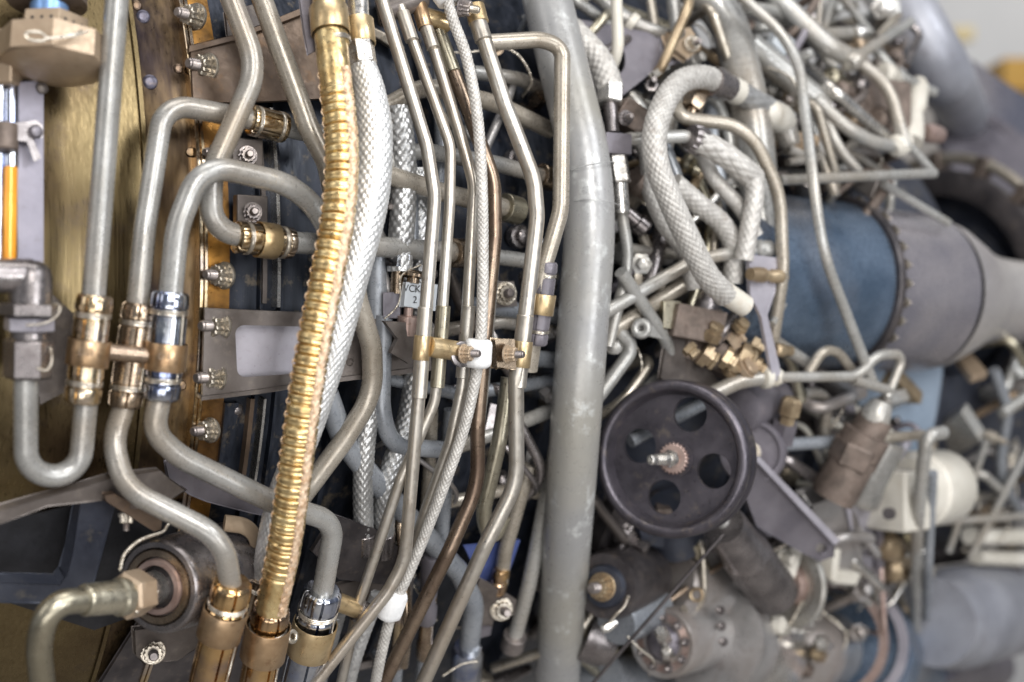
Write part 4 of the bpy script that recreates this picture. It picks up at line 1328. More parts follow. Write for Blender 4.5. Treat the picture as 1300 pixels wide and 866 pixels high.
def dlen(px):
    """distance along the duct where its axis passes photo column px"""
    # DA + DD*s projects to px
    k = (px - 650) / FPX
    return (k * DA[1] - DA[0]) / (DD[0] - k * DD[1])


S1, S2, S3, S4 = dlen(1052), dlen(1061), dlen(1160), dlen(1222)
RD = rad(214, Vector(DA + DD * S1))
mb = MB()
lathe(mb, DA - DD * .11, DD, [(0, RD * .5), (0, RD * .97), (.11 + S1, RD)], 96, cap1=False)
part('blue_drum', mb, 'duct_blue', h)
mb = MB()
lathe(mb, DA + DD * (S1 - .001), DD, [(0, RD * .9), (0, RD * 1.065), (.0012, RD * 1.075), (.0075, RD * 1.075), (.009, RD * 1.06), (.009, RD * .9)], 96)
part('flange', mb, 'dark_iron', h)
mb = MB()
lathe(mb, DA + DD * (S1 + .009), DD, [(0, RD * 1.0), (S3 - S2, RD * .985), (S3 - S2 + .004, RD * .975), (S3 - S2 + .004, RD * .9)], 96)
part('violet_drum', mb, 'duct_violet', h)
mb = MB()
s0 = S3 - S1
lathe(mb, DA + DD * (S3 + .0095), DD, [(0, RD * .96), (.02, RD * .93), (.055, RD * .78), (.085, RD * .64), (.12, RD * .56), (.2, RD * .53), (.42, RD * .52)], 96, cap0=False)
part('pale_neck', mb, 'duct_pale', h)
xx, yy_, dd = frame_of(DD)
for k in range(30):
    an = 2 * math.pi * k / 30
    e = xx * math.cos(an) + yy_ * math.sin(an)
    if e[1] > .35:
        continue
    bolt(h, DA + DD * (S1 + .009) + e * RD * 1.035, DD, 11, 'bolt_steel', 'stud_steel')
# port on the drum
mb = MB()
pn = unit(A((-.35, -.93, .15)))
pc = A(P(1022, 346, 44)) + 0
pc = A(ray(1022, 346)) * ((DA + DD * dlen(1022))[1] - RD * .92)
lathe(mb, pc, pn, [(-.004, .017), (.005, .017), (.006, .0155), (.006, .010), (.002, .009), (.002, .004), (.012, .004), (.0125, .002)], 32)
part('port', mb, 'bright_steel', h)
mb = MB()
cyl(mb, pc + pn * .011, A(P(980, 412, 70)), .0032, ns=16)
thing('link_rod', mb, 'pale_grey_paint', 'thin pale link rod slanting from the round port on the blue drum', 'rod')

# tail ring
RCN = A(PY(1184, 380, 1.80))
RR_ = .164
h = holder('tail_ring', RCN, 'large dark flange ring with a pale tube round it at the right edge', 'ring')
mb = MB()
lathe(mb, RCN, AX, [(0, RR_ * .80), (0, RR_ * .97), (.003, RR_ * 1.0), (.012, RR_ * 1.0), (.014, RR_ * .93), (.06, RR_ * .92), (.06, RR_ * .8)], 90, cap0=False, cap1=False)
part('flange', mb, 'dark_iron', h)
mb = MB()
ring(mb, RCN + A(AX) * .012, AX, RR_ * 1.09, .0075, 90, 12)
part('ring_tube', mb, 'beige_grey_paint', h)
xx, yy_, dd = frame_of(AX)
for k in range(16):
    an = 2 * math.pi * k / 16
    e = xx * math.cos(an) + yy_ * math.sin(an)
    if e[1] > .3:
        continue
    mb = MB()
    c0 = RCN + A(AX) * .012 + e * RR_ * 1.06
    box(mb, c0, A(AX) * .011, e * .013, np.cross(e, A(AX)) * .007)
    part('ring_bracket', mb, 'rust_brown', h, bevel=.001)
mb = MB()
lathe(mb, RCN + A(AX) * .052, AX, [(0, RR_ * .9), (.10, RR_ * .88), (.18, RR_ * .8)], 90, cap0=False)
part('tail_shell', mb, 'violet_grey', h)
mb = MB()
lathe(mb, RCN + A(AX) * .02, AX, [(0, .03), (0, RR_ * .6), (.006, RR_ * .62), (.006, RR_ * .8), (.012, RR_ * .82), (.012, RR_ * .92)], 90, cap0=False, cap1=False)
part('end_disc', mb, 'slate_blue', h)

# fat duct at the top and dark panels
mb = MB()
sweep(mb, fillet([A(P(1090, -70, 20)), A(P(1150, 10, 20)), A(P(1196, 92, 0)), A(P(1226, 150, '1.99'))], [0, .1, .05, 0]), rad(76, P(1150, 20, 20)), 48)
thing('upper_duct', mb, 'starter_grey', 'fat blue grey duct slanting down from the top edge at the upper right', 'duct')
h = holder('end_cowl', P(1250, 180, -20), 'dark violet cowl panels at the right edge under the yellow case', 'cowl')
part('upper_face', plate([(1186, 56, '1.95'), (1236, 78, '2.0'), (1320, 134, '2.05'), (1330, 190, '2.05'), (1250, 150, '2.0'), (1196, 128, '1.95')], 10), 'duct_violet', h, bevel=.002)
part('lower_face', plate([(1190, 126, '1.93'), (1255, 148, '1.98'), (1330, 188, '2.03'), (1330, 360, '2.03'), (1268, 300, '1.98'), (1200, 200, '1.93')], 10), 'violet_grey', h, bevel=.002)
part('rib', plate([(1232, 132, '1.9'), (1290, 165, '1.94'), (1284, 172, '1.94'), (1228, 140, '1.9')], 8), 'violet_grey', h, bevel=.001)

# --- braided hoses
BG = 'braided hoses right of the big pipe'
o = hose('braided_hose', 'white braided hose curling out from behind the big pipe into a bright hex nut', [(690, 18, 20), (716, 32, 26), (742, 56, 34), (764, 84, 42), (774, 114, 46)], 36, 'linen_braid', n=11, amp=.09, group=BG, slope=1.2)
hexnut(o, (774, 108, 46), (774, 134, 46), 34, 'bright_steel', 'hex_nut', .1)
sleeve(o, (774, 133, 46), (777, 170, 46), 19, 'gunmetal', 'stem')
mb = MB()
box(mb, A(P(779, 184, 50)), A((.011, .006, 0)), A((-.004, .009, 0)), A((0, 0, .0085)))
part('block', mb, 'violet_grey', o, bevel=.0008)
hexnut(o, (780, 198, 46), (786, 234, 46), 31, 'bright_steel', 'lower_nut', .3)
sleeve(o, (786, 233, 46), (789, 272, 46), 22, 'bright_steel', 'tail')
hose('braided_hose', 'darker braided hose tucked behind the white one beside the big pipe', [(690, 36, 8), (718, 52, 12), (738, 78, 16), (750, 112, 18)], 24, 'dark_braid', n=10, amp=.1, group=BG, slope=1.2)
o = hose('braided_hose', 'longest pale braided hose, arching over and hanging in an s-curve to the pale collar', [(914, 106, 66), (893, 98, 72), (866, 103, 78), (846, 126, 84), (832, 165, 88), (833, 205, 90), (850, 252, 90), (874, 304, 88), (898, 350, 86), (922, 376, 84)], 32, 'linen_braid', n=14, amp=.085, group=BG, slope=1.4, step=.0008, ns=130)
sleeve(o, (920, 372, 84), (946, 389, 84), 30, 'cream_paint', 'end_collar', w1=28)
solid(o, (904, 103, 68), [(0, 38), (.2, 40), (.35, 36), (.5, 38), (.7, 34), (1, 34)], (926, 112, 64), 'gunmetal', 'collar', 28)
sleeve(o, (924, 111, 64), (938, 118, 62), 33, 'cream_paint', 'pale_collar')
hose('braided_hose', 'grey streaked braided hose joined to the top collar across the second big pipe', [(930, 113, 62), (955, 127, 58), (985, 143, 52), (998, 152, 46)], 30, 'dark_braid', n=9, amp=.10, group=BG, slope=2.2)
o = hose('braided_hose', 'grey streaked braided hose leaving the toothed collar of the thin cross pipe', [(884, 178, 76), (912, 192, 78), (940, 212, 80), (958, 228, 78)], 32, 'linen_braid', n=9, amp=.10, group=BG, slope=2.2)
solid(o, (876, 174, 74), [(0, 20), (0, 32), (.3, 37), (.8, 36), (1, 30)], (894, 182, 74), 'gunmetal', 'toothed_collar', 48, mod=lambda th, s: 1 + .05 * np.sign(np.cos(14 * th)))
hose('braided_hose', 'pale braided hose dropping beside the second big pipe', [(952, 218, 80), (958, 245, 80), (952, 285, 76), (944, 330, 70)], 25, 'linen_braid', n=9, amp=.10, group=BG, slope=1.3)
hose('braided_hose', 'second pale braided hose behind the s-curved one, curling to the lower right', [(855, 232, 60), (885, 258, 60), (916, 284, 58), (931, 315, 56), (930, 360, 54)], 27, 'linen_braid', n=10, amp=.10, group=BG, slope=1.3)
pipe('grey_pipe', 'thin pale cross pipe from the violet block to the toothed collar', [(795, 177, 54), (872, 173, 70, 1), (896, 186, 66)], 17, 'pale_grey_paint', group='blurred pipes at the right')

# --- pipes
RG = 'blurred pipes at the right'
PIPES = [
    ('second thickest grey pipe, bending down from the top right of the braided hoses', [(850, -40, 44), (922, 14, 46, 1.2), (956, 150, 48, 3), (972, 370, 44)], 50, 'grey_paint'),
    ('pale pipe in front of the second big pipe, bending over and down beside it', [(852, 120, 52), (864, 150, 58, 1), (950, 160, 80, 1.6), (990, 245, 80, 3), (994, 345, 76, 3), (980, 440, 60)], 17, 'beige_grey_paint'),
    ('narrow pipe from pinkish top edge, kinking down in front of the blue drum', [(930, -14, 80), (1012, 58, 86, 3), (1033, 235, 100, 4), (1044, 320, 100, 4), (1108, 486, 84)], 14, 'pale_grey_paint'),
    ('pale pipe hugging the right side of the big pipe below the lower nut', [(789, 270, 40), (799, 330, 40, 3), (772, 440, 36)], 15, 'pale_grey_paint'),
    ('pale bent pipe ending above the black wheel', [(788, 345, 48), (846, 432, 40, 1.5), (852, 466, 32, 1.2), (784, 528, 0)], 17, 'pale_grey_paint'),
    ('grey elbow pipe peeking out right of the big pipe left of the wheel', [(740, 378, 26), (806, 440, 34, 1), (740, 530, 26)], 18, 'pale_grey_paint'),
    ('pale rod rising to the right behind the s-curved hose to a collared end', [(735, 416, 36), (880, 331, 54, 1), (925, 322, 58, 2), (972, 318, 62)], 17, 'pale_grey_paint'),
    ('beige pipe parallel below the pale rod behind the s-curved hose', [(735, 447, 28), (892, 346, 40)], 20, 'beige_grey_paint'),
    ('dark leaning pipe in the gap left of the s-curved hose', [(848, 262, 24), (824, 360, 28)], 21, 'gunmetal'),
    ('short level pipe in the gap right of the big pipe', [(786, 314, 22), (862, 324, 24)], 14, 'pale_grey_paint'),
    ('upright grey pipe between the two hanging braided hoses', [(900, 120, 26), (904, 180, 26), (925, 290, 28)], 18, 'blue_grey_paint'),
    ('thin upright grey pipe under the toothed collar', [(842, 178, 40), (862, 230, 42, 3), (866, 270, 40)], 15, 'blue_grey_paint'),
    ('grey pipe running from the top edge behind the violet bracket plate', [(752, -10, 20), (800, 30, 26, 2), (860, 50, 30)], 19, 'grey_paint'),
    ('upright grey pipe entering the tan bracket at the top edge', [(852, -20, 46), (861, 44, 46)], 18, 'grey_paint'),
    ('pale stub pipe left of the upright one at the top edge', [(826, 2, 20), (832, 38, 20)], 12, 'beige_grey_paint'),
    ('thick grey pipe slanting through the upper right cluster to the fork', [(958, -30, 60), (1050, 58, 62, 1), (1086, 78, 62)], 25, 'pale_grey_paint'),
    ('pale arching pipe at the top behind the pinkish narrow pipe', [(946, 10, 50), (1000, 16, 52, 2), (1044, 62, 52, 2), (1060, 84, 50)], 17, 'pale_grey_paint'),
    ('thickest pale stub slanting behind the narrow kinked pipe at the upper right', [(950, 56, 40), (1046, 136, 44)], 34, 'pale_grey_paint'),
    ('pale arm of the fork reaching up right over the fat duct', [(1082, 76, 66), (1156, 28, 72)], 13, 'pale_grey_paint'),
    ('pale lower arm of the fork falling to the cream joint', [(1084, 74, 66), (1128, 108, 70, 1.5), (1150, 188, 70)], 16, 'pale_grey_paint'),
    ('pale curved pipe under the brown clutter at the upper right', [(1036, 126, 50), (1068, 158, 56, 2), (1108, 182, 60, 2), (1146, 186, 62)], 18, 'pale_grey_paint'),
    ('grey pipe dropping left of the brown clutter to the level pipe', [(1044, 140, 46), (1062, 186, 50, 2), (1090, 218, 52)], 14, 'grey_paint'),
    ('level pale pipe crossing behind the narrow kinked pipe', [(990, 229, 70), (1186, 220, 80)], 13, 'pale_grey_paint'),
    ('thin pipe slanting above the violet drum', [(1122, 234, 50), (1204, 284, 50)], 11, 'pale_grey_paint'),
    ('thin pale pipe from the cream joint to the end of the level pipe', [(1152, 182, 70), (1182, 216, 70)], 11, 'pale_grey_paint'),
    ('dark bent hose loop on the fat duct', [(1154, 28, 70), (1168, 44, 70, 1), (1150, 84, 66)], 10, 'gunmetal'),
    ('thin pale rod at the top edge left of the fat duct', [(1058, -10, 40), (1046, 38, 44)], 9, 'pale_grey_paint'),
    ('thin grey rod slanting at the top edge beside the fat duct', [(1066, -8, 44), (1106, 44, 48)], 11, 'grey_paint'),
    ('short pale fitting pipe lying level under the thin rods', [(1044, 44, 40), (1098, 42, 44)], 17, 'pale_grey_paint'),
    ('pale pipe from behind the wheel to the collar of the forked lever', [(896, 504, 62), (938, 484, 66, 2), (982, 478, 72)], 20, 'pale_grey_paint'),
    ('pale pipe running level from the collar into a triangular loop', [(978, 479, 76), (1090, 478, 86, 1.5), (1112, 450, 88, 1.3), (1148, 450, 88, .9), (1126, 504, 88)], 13, 'pale_grey_paint'),
    ('pale lower bar closing the triangular loop', [(1084, 482, 86), (1130, 496, 88)], 13, 'pale_grey_paint'),
    ('small pale pipe arch behind the triangular loop', [(1026, 474, 70), (1044, 444, 70, 1.3), (1064, 446, 70, 1.3), (1084, 474, 70)], 13, 'beige_grey_paint'),
    ('grey pipe dropping from the lilac lever strip behind the small arch', [(978, 430, 52), (1026, 462, 56)], 17, 'grey_paint'),
    ('level grey pipe right of the black wheel', [(972, 566, 50), (1072, 560, 54)], 17, 'blue_grey_paint'),
    ('level beige pipe leading to the tall pale pipe', [(1100, 558, 60), (1172, 552, 64)], 13, 'beige_grey_paint'),
    ('tall pale pipe hooked at the top, upright at the lower right', [(1198, 549, 90), (1176, 552, 90, 1), (1164, 660, 92, 4), (1158, 900, 96)], 16, 'pale_grey_paint'),
    ('thinner tall pale pipe beside the hooked one at the lower right', [(1184, 600, 84), (1178, 720, 86, 4), (1172, 900, 90)], 11, 'blue_grey_paint'),
    ('thin pale rod slanting at the right edge above the cream pipes', [(1310, 560, 30), (1232, 706, 34)], 11, 'pale_grey_paint'),
    ('thin rod leaning right of the cream motor', [(1252, 560, 30), (1204, 700, 36)], 9, 'pale_grey_paint'),
    ('level pale rod at the right edge', [(1210, 662, 30), (1310, 654, 30)], 10, 'pale_grey_paint'),
    ('upper thick cream pipe at the right edge', [(1230, 680, 20), (1310, 682, 20)], 22, 'cream_paint'),
    ('lower thick cream pipe at the right edge', [(1240, 707, 20), (1310, 710, 20)], 20, 'cream_paint'),
    ('pale branch pipe at the right edge below the tail neck', [(1272, 525, 20), (1310, 498, 20)], 14, 'pale_grey_paint'),
    ('pale elbow at the lower left of the gearbox cap', [(730, 798, 40), (756, 812, 46, 2), (782, 826, 46)], 13, 'olive_steel'),
    ('thin steel pipe at the bottom edge right of the big pipe', [(728, 826, 44), (784, 880, 50)], 11, 'olive_steel'),
    ('brown rod slanting above the gearbox cap', [(836, 772, 54), (930, 706, 50)], 8, 'bronzed_steel'),
    ('grey pipe glimpsed through the wheel opening', [(800, 560, 30), (905, 505, 34)], 18, 'blue_grey_paint'),
    ('grey pipe running down behind the fork at the upper right', [(1004, 96, 30), (1030, 160, 34), (1060, 250, 40)], 14, 'grey_paint'),
    ('rear pale pipe crossing under the thick slanting pipe', [(1040, 112, 36), (1090, 74, 40), (1140, 20, 40)], 12, 'beige_grey_paint'),
    ('short grey pipe left of the brown clutter', [(1004, 160, 30), (1050, 120, 36)], 16, 'gunmetal'),
]
for (lab, pts, w, m) in PIPES:
    pipe('grey_pipe' if w > 12 else 'thin_rod', lab, pts, w, m, bend=1.8, cat='pipe' if w > 12 else 'rod', group=RG, ns=20)

# collars on some of them
for (nm, lab, a, b, prof, m) in (
        ('pipe_collar', 'grey collar where the pale rod ends at the lilac lever strip', (956, 319, 60), (978, 316, 62), [(0, 22), (.1, 28), (.4, 28), (.5, 22), (.7, 25), (1, 22)], 'pale_grey_paint'),
        ('pipe_collar', 'pale collar on the pipe at the left end of the triangular loop', (966, 479, 70), (990, 478, 74), [(0, 22), (.1, 30), (.4, 30), (.5, 22), (.75, 26), (1, 20)], 'cream_paint'),
        ('pipe_collar', 'cream joint at the end of the fork in the upper right cluster', (1134, 190, 62), (1152, 176, 66), [(0, 18), (.2, 30), (.7, 30), (1, 18)], 'cream_paint'),
        ('pipe_collar', 'pale band on the slanted pipe above the violet bracket plate', (797, 26, 27), (806, 33, 28), [(0, 22), (.1, 27), (.9, 27), (1, 22)], 'cream_paint'),
        ('pipe_collar', 'bright joint in the middle of the fork at the upper right', (1078, 82, 66), (1092, 70, 68), [(0, 16), (.2, 24), (.8, 24), (1, 16)], 'pale_grey_paint'),
        ('pipe_collar', 'grey knob behind the toothed collar', (866, 205, 30), (890, 216, 40), [(0, 20), (.2, 30), (.4, 30), (.5, 20), (.7, 26), (1, 22)], 'olive_steel'),
        ('pipe_collar', 'dark knob in the gap right of the lower bright nut', (795, 270, 30), (822, 292, 36), [(0, 20), (.5, 20), (.55, 26), (.9, 26), (1, 16)], 'gunmetal'),
        ('pipe_collar', 'bright tip of the level fitting under the thin rods at the top', (1084, 43, 46), (1098, 42, 48), [(0, 18), (.2, 22), (.8, 22), (1, 12)], 'bright_steel')):
    thing(nm, solid_mb(a, prof, b, 28), m, lab, 'collar', 'collars on the blurred pipes')

# violet bracket plate with hole
h = holder('bracket_plate', P(790, 80, 20), 'violet grey bracket plate with an oval hole right of the big pipe', 'bracket')
part('web', plate([(700, 18, 16), (822, 41, 30), (836, 50, 32), (840, 82, 34), (790, 122, 30), (740, 130, 20), (700, 120, 14)], 3, holes=[ell(784, 76, 10, 18, 26)]), 'violet_grey', h, bevel=.0008)
part('return_flange', plate([(836, 48, 33), (872, 58, 20), (880, 74, 20), (842, 84, 34)], 3), 'pale_violet_grey', h, bevel=.0008)
part('bright_edge', plate([(828, 92, 38), (846, 78, 38), (850, 86, 38), (832, 98, 38)], 4), 'pale_grey_paint', h, bevel=.0006)
h = holder('tan_bracket', P(868, 60, 40), 'tan clip bracket holding the upright pipe at the top', 'bracket')
part('web', plate([(846, 42, 42), (876, 36, 42), (890, 62, 42), (872, 74, 42), (852, 60, 42)], 6), 'tan_metal', h, bevel=.001)
bolt(h, P(878, 56, 46), NR - AX * .2, 16)
# lilac lever strip
h = holder('lever_strip', P(970, 400, 60), 'lilac lever strip hanging in front of the blue drum with a tan bolt', 'lever')
part('strip', plate([(950, 322, 74), (986, 328, 74), (984, 370, 76), (974, 400, 76), (992, 478, 78), (982, 484, 78), (966, 402, 76), (952, 374, 75)], 3), 'pale_violet_grey', h, bevel=.0008)
solid(h, (952, 348, 80), [(0, 16), (.2, 20), (.35, 20), (.4, 14), (.55, 14), (.6, 18), (.85, 17), (.9, 10), (1, 10)], (998, 352, 76), 'soiled_brass', 'bolt', 12)
solid(h, (984, 444, 76), [(0, 12), (.1, 18), (.4, 18), (.5, 14), (.9, 14), (1, 8)], (1006, 446, 76), 'soiled_brass', 'pin', 12)

# brass cluster above the wheel
h = holder('valve_block', P(880, 440, 40), 'brown valve block with many soiled brass fittings above the black wheel', 'valve')
mb = MB()
box(mb, A(P(878, 412, 44)), A((.022, .010, -.004)), A((-.006, .014, 0)), A((.003, 0, .014)))
part('block', mb, 'rust_brown', h, bevel=.0012)
mb = MB()
box(mb, A(P(902, 452, 36)), A((.030, .014, -.012)), A((-.006, .014, 0)), A((.004, 0, .012)))
part('lower_block', mb, 'rust_brown', h, bevel=.0012)
mb = MB()
box(mb, A(P(848, 400, 40)), A((.008, .004, 0)), A((-.003, .008, 0)), A((0, 0, .012)))
part('grey_cap', mb, 'olive_steel', h, bevel=.001)
solid(h, (900, 376, 40), [(0, 30), (.5, 32), (.52, 40), (.9, 40), (1, 34)], (890, 402, 42), 'gunmetal', 'stem', 24)
for i, (xa, ya, xb, yb_, w, m, ns) in enumerate(((890, 448, 908, 460, 34, 'soiled_brass', 6), (900, 432, 912, 412, 26, 'soiled_brass', 6), (918, 452, 934, 462, 30, 'soiled_brass', 6), (926, 436, 944, 424, 26, 'tan_metal', 6),
                                        (938, 446, 958, 456, 28, 'soiled_brass', 6), (944, 470, 956, 462, 30, 'tan_metal', 20), (952, 436, 968, 446, 26, 'soiled_brass', 6), (924, 472, 934, 464, 24, 'soiled_brass', 20),
                                        (872, 440, 884, 452, 20, 'soiled_brass', 6), (905, 410, 915, 400, 20, 'rose_steel', 12), (936, 418, 946, 408, 22, 'soiled_brass', 6), (958, 462, 972, 470, 22, 'soiled_brass', 6))):
    solid(h, (xa, ya, 52 + (i % 3) * 6), [(0, w * .7), (.05, w), (.5, w), (.55, w * .7), (.75, w * .7), (.8, w * .85), (1, w * .75)], (xb, yb_, 60 + (i % 3) * 6), m, 'brass_fitting', ns, rot=i * .7)
solid(h, (960, 380, 44), [(0, 22), (1, 22)], (906, 432, 50), 'gunmetal', 'pipe_stub', 22)
h = holder('eyelet', P(814, 417, 50), 'small pale eyelet lug left of the valve block', 'lug')
mb = MB()
ring(mb, A(P(814, 417, 46)), (-.2, -1, .1), .0055, .0034, 24, 10)
part('ring', mb, 'pale_grey_paint', h)
part('tail', plate([(816, 409, 45), (852, 424, 44), (850, 432, 44), (814, 424, 45)], 3), 'pale_grey_paint', h, bevel=.0006)
bev(thing('shield_plate', plate([(846, 430, 40), (862, 420, 40), (905, 476, 44), (925, 500, 46), (880, 500, 46), (838, 480, 44)], 3), 'bracket_grey', 'dark sloping shield plate between the bent pipe and the wheel', 'plate'), .0008)

# black wheel
wc = A(P(857, 582, 78))
wn_ = unit(A((-.40, -.905, .06)))
wx, wy, _ = frame_of(wn_)
RW = rad(196, Vector(wc)) * 1.02


def on_plane(px, py, off=0.0):
    d = A(ray(px, py))
    c = wc + wn_ * off
    return d * ((c @ wn_) / (d @ wn_))


h = holder('pulley', wc, 'black iron pulley disc with four round holes and a threaded shaft', 'pulley')
N_ = 96
outer = [wc + (wx * math.cos(a) + wy * math.sin(a)) * RW * .85 for a in np.linspace(0, 2 * math.pi, N_, endpoint=False)]
holes = []
for (hx, hy) in ((876, 526), (812, 566), (843, 631), (906, 598)):
    c = on_plane(hx, hy)
    holes.append([c + (wx * math.cos(a) + wy * math.sin(a)) * RW * .222 for a in np.linspace(0, 2 * math.pi, 40, endpoint=False)])
mb = MB()
poly_plate(mb, outer, wn_, .006, holes)
part('web', mb, 'wheel_iron', h, bevel=.0006, sharp=30)
mb = MB()
prof = [(-.012, .80), (-.006, .81), (.003, .815), (.0125, .862), (.0145, .885), (.015, .93), (.0135, .975), (.010, 1.0), (.004, 1.0), (-.001, .95), (-.006, .95), (-.010, 1.0), (-.015, 1.0), (-.017, .97), (-.017, .83), (-.012, .80)]
lathe(mb, wc, wn_, [(s, r * RW) for s, r in prof], 128, cap0=False, cap1=False)
part('rim', mb, 'wheel_iron', h, sharp=45)
mb = MB()
lathe(mb, wc, wn_, [(-.012, .016), (.0015, .016), (.0015, .0135), (.003, .013), (.0033, .011)], 48)
part('hub', mb, 'wheel_iron', h)
mb = MB()
lathe(mb, wc + wn_ * .002, wn_, [(0, .0128), (.004, .0128), (.005, .0115), (.005, .006)], 72, mod=lambda th, s: 1 + .06 * np.sign(np.cos(24 * th)))
part('toothed_ring', mb, 'rose_steel', h, sharp=25)
st = unit(on_plane(824, 584, .028) - (wc + wn_ * .006))
mb = MB()
base_ = wc + wn_ * .006
Ls = np.linalg.norm(on_plane(826, 583, .028) - base_)
pr = [(0, .0075), (.004, .0075), (.005, .0055), (.010, .0055)]
for k in range(8):
    pr += [(.0105 + k * .001, .0046), (.011 + k * .001, .0039)]
pr += [(.019, .0044), (Ls - .001, .0044), (Ls, .0036), (Ls, .0015), (Ls - .001, .0012)]
lathe(mb, base_, st, pr, 28)
part('shaft', mb, 'bright_steel', h)
h2 = holder('rear_pulley', P(965, 575, 50), 'smaller dark disc just behind the right side of the black pulley', 'pulley')
c2 = A(P(955, 574, 52))
mb = MB()
n2 = unit(A((-.30, -.95, .05)))
R2 = rad(84, Vector(c2))
lathe(mb, c2, n2, [(-.02, R2 * .7), (-.018, R2 * .98), (-.012, R2), (.004, R2), (.007, R2 * .94), (.007, R2 * .85), (.003, R2 * .8), (.003, R2 * .3), (.012, R2 * .25)], 64)
part('disc', mb, 'violet_grey', h2)
bolt(h2, c2 + n2 * .012, n2, 20)

# strut below the wheel
h = holder('strut_bracket', P(1010, 660, 60), 'violet strut plate with a raised edge and round hole right below the pulley', 'bracket')
hp = ell(1043, 697, 7, 7, 84, 18)
part('web', plate([(938, 610, 70), (962, 585, 72), (1010, 634, 78), (1060, 688, 84), (1058, 706, 84), (1040, 712, 84), (1015, 700, 80), (960, 668, 72)], 5, holes=[hp]), 'violet_grey', h, bevel=.001)
part('raised_edge', plate([(958, 583, 80), (964, 580, 80), (1066, 686, 90), (1060, 692, 90)], 10), 'pale_violet_grey', h, bevel=.001)
h = holder('gear_housing', P(1060, 700, 50), 'violet grey angular gear housing right of the strut plate', 'housing')
part('side', plate([(1028, 640, 58), (1072, 628, 62), (1088, 660, 64), (1094, 738, 64), (1060, 742, 60), (1030, 725, 56)], 20), 'cast_grey', h, bevel=.003)
part('face', plate([(1072, 628, 64), (1112, 640, 52), (1116, 735, 52), (1100, 752, 56), (1092, 738, 66)], 12), 'pale_violet_grey', h, bevel=.002)
part('edge', plate([(1112, 608, 60), (1120, 606, 60), (1122, 722, 60), (1114, 724, 60)], 14), 'violet_grey', h, bevel=.001)
# brown pump
h = holder('gear_pump', P(1080, 600, 70), 'brown cylindrical pump leaning right under the triangular loop', 'pump')
solid(h, (1056, 632, 74), [(0, 56), (.1, 60), (.55, 58), (.56, 62), (.80, 62), (.81, 46), (1, 44)], (1112, 530, 84), 'rust_brown', 'body', 40)
solid(h, (1079, 590, 78), [(0, 58), (.1, 64), (.9, 64), (1, 58)], (1092, 562, 81), 'rust_brown', 'hex_collar', 6, rot=.3)
solid(h, (1106, 540, 84), [(0, 36), (.3, 40), (.7, 34), (1, 26)], (1120, 510, 86), 'pale_grey_paint', 'pale_cap', 30)
h = holder('pump_sleeve', P(1120, 620, 60), 'grey sleeve beside the brown pump', 'sleeve')
solid(h, (1090, 640, 56), [(0, 40), (.1, 44), (1, 44)], (1128, 560, 60), 'grey_paint', 'body', 32)
h = holder('brass_nut', P(1000, 520, 60), 'small brass hex nut with violet base right above the rear pulley', 'nut')
solid(h, (1006, 505, 68), [(0, 20), (.1, 28), (.55, 28), (.6, 20), (1, 20)], (996, 545, 66), 'soiled_brass', 'nut', 6)
solid(h, (997, 535, 64), [(0, 34), (1, 36)], (990, 560, 60), 'violet_grey', 'base', 6)
h = holder('grey_housing', P(960, 520, 30), 'round grey housing behind the upper right of the pulley', 'housing')
solid(h, (935, 520, 44), [(0, 30), (.05, 58), (.3, 62), (1, 62)], (980, 508, 20), 'violet_grey', 'body', 40)

# dark canister and things under the wheel
h = holder('dark_canister', P(950, 710, 60), 'dark stepped canister slanting below the pulley', 'canister')
solid(h, (919, 666, 82), [(0, 36), (.0, 50), (.03, 54), (.38, 56), (.40, 62), (.43, 64), (1, 66)], (982, 752, 74), 'gunmetal', 'body', 48)
solid(h, (905, 640, 74), [(0, 20), (1, 20)], (922, 672, 80), 'pale_grey_paint', 'neck', 20)
h = holder('black_mount', P(765, 745, 40), 'round black mount with a tan hex bolt right of the big pipe', 'mount')
solid(h, (768, 744, 54), [(0, 66), (.0, 80), (.1, 86), (.5, 88), (1, 88)], (812, 730, 20), 'dark_iron', 'disc', 48)
solid(h, (765, 745, 56), [(0, 46), (0, 52), (.2, 56), (1, 56)], (776, 742, 50), 'slate_blue', 'blue_washer', 36)
bolt(h, P(765, 745, 57), unit(A((-.45, -.9, .1))), 28, 'soiled_brass', 'stud_steel')
h = holder('link_casting', P(830, 700, 20), 'dark casting under the black pulley', 'casting')
part('arm', plate([(780, 640, 20), (815, 625, 24), (850, 690, 24), (900, 720, 24), (880, 760, 20), (800, 740, 20), (755, 700, 16)], 14), 'dark_iron', h, bevel=.002)
part('rib', plate([(812, 668, 30), (884, 690, 34), (880, 704, 34), (815, 690, 30)], 6), 'slate_blue', h, bevel=.002)
solid(h, (850, 640, 16), [(0, 60), (.2, 70), (1, 70)], (860, 690, 20), 'slate_blue', 'boss', 36)
h = holder('rear_cylinder', P(900, 750, 30), 'large brown grey cylinder lying behind the slanting rods under the pulley', 'cylinder')
solid(h, (846, 735, 30), [(0, 80), (.05, 96), (.4, 100), (1, 104)], (985, 760, 20), 'cast_grey', 'barrel', 48)
